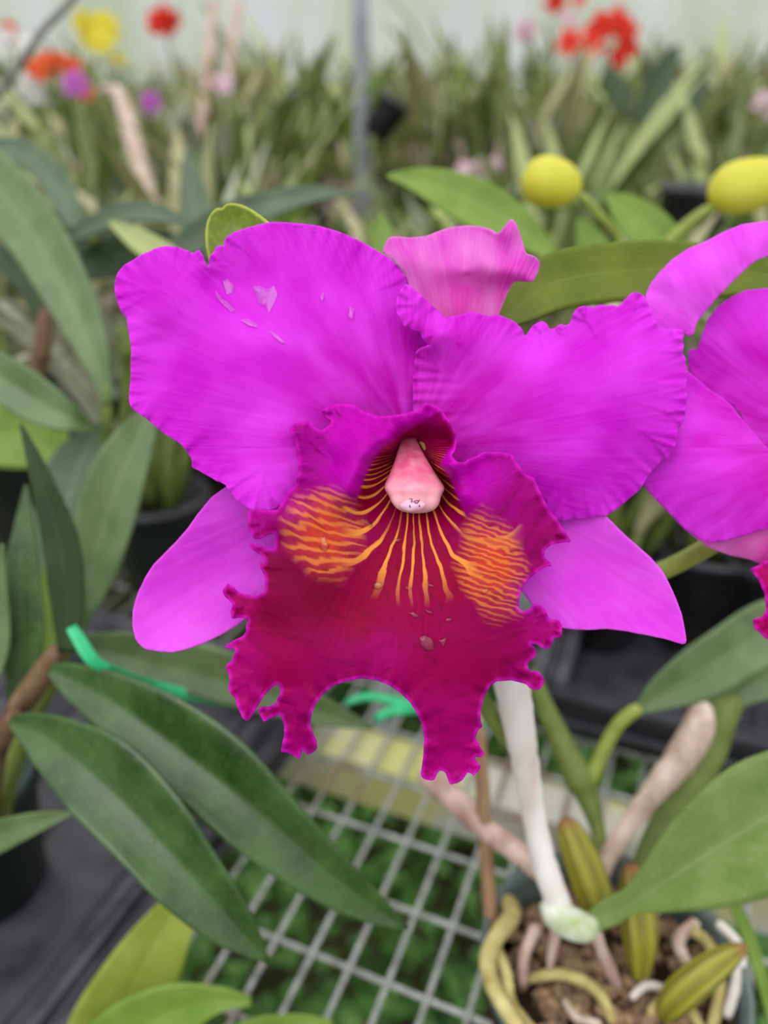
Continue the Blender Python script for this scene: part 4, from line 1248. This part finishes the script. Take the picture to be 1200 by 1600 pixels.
def lip_attrs(v, th, rr, D):
    d2 = ((v[:, None] - PGa[None, :, :2]) ** 2).sum(-1) + 160
    w = d2 ** -1.6
    w /= w.sum(1)[:, None]
    rgb = w @ PGa[:, 2:] / 255 * np.array([.86, 1, .80])
    rgb = np.where(rgb <= .04045, rgb / 12.92, ((rgb + .055) / 1.055) ** 2.4)
    x, y = v[:, 0], v[:, 1]
    lf = np.interp(y, [640, 672, 690, 712, 740, 770, 792], [690, 640, 611, 588, 573, 562, 556])
    rf = np.interp(y, [690, 727, 745, 775, 805, 820], [706, 687, 702, 714, 726, 736])
    thr = np.clip((x - lf) / 4 + .5, 0, 1) * np.clip((rf - x) / 4 + .5, 0, 1)
    fade = np.clip((y - 668) / 20, 0, 1) * np.clip((845 - y) / 60, 0, 1)
    thr = (thr * fade * (y < 850))[:, None]
    deep = np.array(lin(132, 0, 44)[:3])
    hoodc = np.array(lin(176, 0, 96)[:3])
    k = np.clip((y - 690) / 30, 0, 1)[:, None]
    rgb = rgb * (1 - thr) + (hoodc * (1 - k) + deep * k) * thr
    # flaring lobes stay magenta right up to the fold
    lob = ((np.clip((lf - x) / 4 + .5, 0, 1) * np.clip((785 - y) / 30, 0, 1) * np.clip((x - 500) / 30, 0, 1)) + (np.clip((x - rf) / 4 + .5, 0, 1) * np.clip((810 - y) / 30, 0, 1) * np.clip((790 - x) / 40, 0, 1) * (y > 700)))[:, None] * .8
    rgb = rgb * (1 - lob) + np.array(lin(186, 0, 172)[:3]) * lob
    pig = np.hstack([rgb, np.ones((len(v), 1))])

    def blob(cx, cy, rx, ry, a):
        ca, sa = math.cos(a), math.sin(a)
        dx, dy = x - cx, y - cy
        q = np.hypot((dx * ca + dy * sa) / rx, (-dx * sa + dy * ca) / ry)
        nz = np.array([noise.noise(Vector((px_ * .03, py_ * .03, 4))) for px_, py_ in v]) * .25
        return np.clip((1.32 - q + nz) / .95, 0, 1)
    patch = np.maximum(blob(507, 832, 54, 62, R(-12)), blob(768, 886, 44, 72, R(-14)))
    # golden lines: throat and out to the patches, fading on the mid lobe
    a2 = np.degrees(np.arctan2(y - 700, x - 648)) % 360        # 90 = down
    lim = 215 + 35 * np.cos(np.radians(a2 - 90) * 2)
    lim = np.where((a2 > 30) & (a2 < 70), 260, lim)
    ln = np.clip((lim - rr) / 60, 0, 1)
    ln = ln * np.where(y < 725, .35, 1) * np.clip(rr / 30, 0, 1) * np.clip((y - 690) / 20, 0, 1)
    # not on the flaring upper lobes
    ln = ln * np.clip((x - lf + 2) / 4, 0, 1) ** (y < 792) * np.clip((rf + 2 - x) / 4, 0, 1) ** (y < 820)
    X = np.abs(x - 648)
    ln = ln * np.clip((172 - X) / 30, 0, 1)
    hX = 62 * np.tanh(X / 62)
    kk = np.clip((170 - (y - 700)) / 90, 0, 1)
    cX = .0099 * np.clip(X - 60, 0, None) ** 2 * kk * np.where(x < 648, 1, .5)
    va = np.arctan2(y - 700 + np.minimum(cX, 60), np.sign(x - 648 + 1e-6) * hX)
    return {'pigment': pig, 'patch': patch, 'lines': ln, 'ang': va, 'fan': np.where(x < 648, y + .22 * X * np.clip((880 - y) / 80, -.6, 1.2), y - .34 * X + 10)}


lip_base = (648, 700)
sheet('lip', fl, LIPo, D0, LIPc, M['lip'], step=2.7, base=lip_base, ruffle=((.9, 14, 24, .5), (1.0, 26, 60, 1.7)), fine=.1, attrs_fn=lip_attrs, thick=.0005)['label'] = 'ruffled crimson lip with gold streaks and orange patches'

# column: tapered pink body
sec = [(638, 676, 9, 21), (639, 688, 12, 18), (640, 702, 18, 14), (642, 720, 26, 9), (644, 740, 36, 5), (645, 752, 43, 3), (646, 763, 47, 1.5), (647, 775, 41, 1), (648, 786, 37, .8), (649, 795, 30, 1.2), (650, 800, 19, 2.5), (650, 802, 6, 4)]
s = cr(sec, 40)
V = []; al = []; seg = 32
for i, (x, y, w, z) in enumerate(s):
    d = D0 + z / 1000
    for k in range(seg):
        a = 2 * math.pi * k / seg
        lobe = 1 + .06 * math.cos(3 * a) * (i / 39)
        rid = .10 * w * math.cos(5 * (a - math.pi / 2)) * math.sin(math.pi * i / 39)
        xx = x + w * math.cos(a) * lobe
        dd = d - (.6 * w * math.sin(a) + rid * max(0, math.sin(a))) * d / F
        V.append(P(xx, y, dd)); al.append(i / 39)
Fc = []
for i in range(39):
    for k in range(seg):
        k2 = (k + 1) % seg
        Fc.append((i * seg + k, i * seg + k2, (i + 1) * seg + k2, (i + 1) * seg + k))
Fc.append(tuple(range(seg))); Fc.append(tuple(39 * seg + k for k in range(seg)))
col_ = obj('column', V, Fc, M['column'], fl, attrs={'along': np.array(al)})
col_['label'] = 'pale pink column in the throat'
bm = bmesh.new(); bm.from_mesh(col_.data); bmesh.ops.recalc_face_normals(bm, faces=bm.faces); bm.to_mesh(col_.data); bm.free()
# anther cap
V = []; Fc = []
nr, nc = 12, 24
for i in range(nr):
    ph = math.pi * i / (nr - 1)
    for k in range(nc):
        a = 2 * math.pi * k / nc
        rx = 19 * math.sin(ph) * (1 + .10 * math.cos(2 * a)); ry = 10 * math.sin(ph) * (1 + .08 * math.cos(3 * a))
        V.append(P(645 + rx * math.cos(a), 790 + ry * math.sin(a), D0 - .0032 - .0016 * math.cos(ph)))
for i in range(nr - 1):
    for k in range(nc):
        k2 = (k + 1) % nc
        Fc.append((i * nc + k, i * nc + k2, (i + 1) * nc + k2, (i + 1) * nc + k))
obj('anther_cap', V, Fc, M['cap'], fl)['label'] = 'white anther cap at the tip of the column'
bufs = []
for st in ([(640, 779), (644, 780), (643, 785)], [(646, 784), (650, 782), (655, 783)], [(648, 785), (652, 786), (656, 781)], [(640, 789), (641, 793)], [(655, 789), (656, 792)]):
    bufs.append(tube_buf([P(a, b_, D0 - .0049) for a, b_ in st], [.00016] * len(st), 6))
obj('purple_fleck', *join_bufs(bufs), M['purple'], fl)
for sx, rows_ in ((-1, [(630, 683, 232.5, 7), (622, 690, 231, 9), (616, 702, 229, 5)]), (1, [(648, 683, 232.5, 6), (658, 690, 231, 8), (664, 703, 229, 5)])):
    ptube('column_foot', [(a, b_, c / 1000 + .0015, r * .5) for a, b_, c, r in rows_], M['wing'], fl, n=10)
ptube('pedicel', [(648, 705, D0 + .034, 16), (665, 780, D0 + .045, 18), (705, 880, D0 + .05, 18), (760, 950, D0 + .05, 18), (785, 985, .266, 16)], M['stemgreen'], fl, n=24)

# ---- second bloom at the right edge
f2 = thing('flower', 'second magenta bloom cut off by the right edge', None, P(1230, 700, .26), parent=hero)
D2 = .236
sheet('sepal', f2, [(1008, 462), (1015, 445), (1030, 425), (1050, 405), (1075, 388), (1100, 378), (1130, 362), (1160, 350), (1200, 345), (1240, 352), (1262, 380), (1240, 400), (1200, 400), (1180, 408), (1160, 425), (1142, 443), (1120, 466), (1100, 490), (1088, 506), (1085, 522), (1076, 526), (1068, 518), (1040, 520), (1020, 510)],
      D2, [(1010, 462, 4), (1050, 405, 6), (1100, 378, 8), (1160, 350, 10), (1240, 370, 14), (1160, 420, 4), (1100, 488, 1), (1030, 500, 0), (1034, 450, 2), (1050, 440, -1), (1080, 480, -1), (1130, 400, 3), (1120, 430, 1), (1200, 372, 5)], M['sepal'], base=(1240, 640), ruffle=((.5, 20, 40, 0),))
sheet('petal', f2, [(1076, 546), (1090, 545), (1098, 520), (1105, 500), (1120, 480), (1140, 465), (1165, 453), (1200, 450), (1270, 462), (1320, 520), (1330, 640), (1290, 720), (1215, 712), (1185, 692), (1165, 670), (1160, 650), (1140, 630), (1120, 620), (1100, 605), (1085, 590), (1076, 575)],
      D2, [(1080, 560, 14), (1100, 510, 12), (1165, 455, 12), (1270, 465, 14), (1320, 620, 20), (1215, 705, 16), (1160, 620, 12), (1180, 540, 9), (1250, 600, 15), (1100, 600, 14), (1145, 590, 12)], M['petal'], base=(1290, 690), ruffle=((.5, 20, 50, 1),), fine=.2)
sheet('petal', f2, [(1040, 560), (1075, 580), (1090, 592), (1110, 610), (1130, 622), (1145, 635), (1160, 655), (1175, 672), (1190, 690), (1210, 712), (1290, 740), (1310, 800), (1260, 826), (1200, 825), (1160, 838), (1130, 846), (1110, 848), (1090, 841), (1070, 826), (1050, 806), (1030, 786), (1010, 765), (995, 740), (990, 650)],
      D2, [(1075, 582, 4), (1000, 700, 6), (1010, 765, 6), (1060, 700, -1), (1110, 640, 2), (1200, 700, 4), (1100, 760, -3), (1150, 740, -4), (1110, 847, 3), (1200, 825, 2), (1290, 780, 8), (1180, 780, -2), (1060, 815, 4)], M['petal'], base=(1290, 700), ruffle=((.5, 18, 34, 1),), fine=.2)
sheet('sepal', f2, [(1005, 760), (1030, 775), (1045, 800), (1060, 818), (1080, 836), (1105, 855), (1140, 868), (1170, 874), (1200, 886), (1270, 890), (1300, 820), (1260, 790), (1120, 780)],
      D2, [(1020, 770, 12), (1060, 818, 12), (1140, 866, 12), (1260, 885, 16), (1280, 810, 18), (1120, 800, 9), (1160, 850, 8)], M['sepal_back'], base=(1290, 740))
sheet('lip', f2, [(1172, 890), (1185, 905), (1194, 925), (1197, 945), (1195, 962), (1176, 968), (1178, 980), (1190, 992), (1200, 1000), (1260, 1010), (1320, 960), (1320, 880), (1250, 850), (1205, 872)],
      D2, [(1172, 892, 2), (1195, 945, 1), (1180, 972, 0), (1200, 998, 2), (1260, 1005, 4), (1310, 900, 8), (1240, 860, 6), (1230, 930, -2)], M['lip'], base=(1260, 700),
      ruffle=((.9, 12, 20, 0),), attrs_fn=lambda v, th, rr, D: {'pigment': np.tile(np.array(lin(166, 0, 88)), (len(v), 1)), 'patch': np.zeros(len(v)), 'lines': np.zeros(len(v)), 'fan': np.zeros(len(v))})
ptube('pedicel', [(1240, 720, D2 + .024, 18), (1180, 800, D2 + .038, 16), (1060, 880, D2 + .042, 15), (900, 940, .272, 15), (800, 985, .27, 14)], M['stemgreen'], f2, n=24)

# ------------------------------------------------------------------ small things
s = cr([(744, 1120, .372, 10), (752, 1200, .38, 11), (758, 1300, .385, 11), (764, 1400, .388, 11), (768, 1450, .388, 11), (772, 1500, .389, 10)], 20)
tag(obj('plant_stake', *tube_buf([P(*r[:3]) for r in s], [r[3] * r[2] / F for r in s], 10), M['bamboo']), 'thin brown wooden stake at the left rim of the orchid pot', 'stake')
s = cr([(112, 980, .337, 9), (126, 1003, .335, 11), (142, 1028, .335, 11), (158, 1040, .338, 9), (178, 1047, .345, 7), (225, 1066, .378, 8), (290, 1084, .398, 9), (360, 1096, .41, 9)], 40)
tag(obj('plant_tie', *tube_buf([P(*r[:3]) for r in s], [r[3] * r[2] / F for r in s], 12, True, .35), M['tie']), 'bright green plastic tie looped over the left leaves', 'plant tie')
s = cr([(540, 1098, .43, 8), (575, 1088, .43, 10), (620, 1096, .43, 10), (650, 1106, .43, 10), (610, 1112, .425, 9), (588, 1124, .42, 7)], 30)
s2 = cr([(640, 1100, .43, 9), (700, 1112, .43, 9), (750, 1122, .43, 12), (752, 1145, .43, 5)], 16)
b1 = tube_buf([P(*r[:3]) for r in s], [r[3] * r[2] / F for r in s], 10, True, .5)
b2 = tube_buf([P(*r[:3]) for r in s2], [r[3] * r[2] / F for r in s2], 10, True, .5)
tag(obj('plant_tie', *join_bufs([b1, b2]), M['tie']), 'green plastic tie seen through the arch below the crimson lip', 'plant tie')

# water drops lying on the lip and petals
lipf = tps(LIPc); lpf = tps(LPc)


def drop(ol, fdep, lift, label, group, name='water_drop'):
    o_, arc = resample(ol, 1.6)
    c = o_.mean(0)
    V = []; Fc = []
    n = len(o_); rings = 5
    for r_ in range(rings):
        t = 1 - r_ / rings
        for p in o_:
            q = c + (p - c) * t
            V.append((q[0], q[1], lift * math.sqrt(max(0, 1 - t * t)) + .05))
    V.append((c[0], c[1], lift + .05))
    a = np.array(V)
    d = D0 + fdep(a[:, 0], a[:, 1]) / 1000 - .0003 - a[:, 2] / 1000
    W = Pn(a[:, 0], a[:, 1], d)
    for r_ in range(rings - 1):
        for k in range(n):
            k2 = (k + 1) % n
            Fc.append((r_ * n + k, r_ * n + k2, (r_ + 1) * n + k2, (r_ + 1) * n + k))
    for k in range(n):
        Fc.append(((rings - 1) * n + k, (rings - 1) * n + (k + 1) % n, rings * n))
    o = obj(name, W, Fc, M['water'], flip_to=-cF)
    return tag(o, label, 'water drop', group)


LG = 'water drops on the crimson lip'
ldr = [[(655, 996), (664, 993), (674, 998), (678, 1006), (677, 1016), (668, 1017), (658, 1010)],
       [(684, 1000), (692, 998), (699, 994), (697, 1004), (693, 1012)],
       [(636, 957), (646, 955), (658, 964), (648, 966)],
       [(663, 952), (674, 954), (679, 960), (668, 959)],
       [(697, 965), (708, 966), (705, 972), (695, 971)],
       [(582, 912), (592, 908), (600, 914), (592, 921), (584, 919)],
       [(664, 912), (676, 912), (682, 918), (670, 917)],
       [(633, 915), (643, 919), (641, 922), (632, 920)],
       [(564, 812), (575, 808), (583, 820), (580, 824), (570, 818)],
       [(612, 845), (624, 838), (630, 842), (622, 848)],
       [(500, 842), (507, 838), (514, 854), (508, 862), (500, 858)],
       [(752, 922), (762, 918), (764, 924), (754, 930)]]
for q in ldr:
    drop(q, lipf, .5, 'small clear water drop lying on the crimson lip of the big bloom', LG)
PG = 'water patches on the left petal'
for q in ([(394, 448), (404, 446), (418, 452), (428, 446), (434, 460), (428, 474), (420, 490), (414, 478), (404, 474), (400, 460)],
          [(336, 452), (344, 462), (358, 472), (368, 484), (362, 488), (348, 476), (338, 464)],
          [(374, 500), (388, 497), (402, 506), (404, 512), (390, 510)],
          [(420, 516), (434, 522), (448, 536), (440, 537), (426, 526)],
          [(346, 440), (356, 436), (366, 446), (364, 458), (354, 460)],
          [(500, 462), (506, 456), (507, 466), (502, 474)],
          [(546, 478), (554, 484), (552, 500), (544, 496)]):
    drop(q, lpf, .35, 'flat clear water patch lying on the left petal of the big bloom', PG)
# a drop on the glossy lower leaf
q = P(235, 1313, .311)
bm = bmesh.new(); bmesh.ops.create_uvsphere(bm, u_segments=16, v_segments=10, radius=.0014)
vs = [q + v.co for v in bm.verts]; fs = [tuple(v.index for v in f_.verts) for f_ in bm.faces]; bm.free()
tag(obj('water_drop', vs, fs, M['water']), 'round clear water drop on the lower glossy dark leaf', 'water drop')
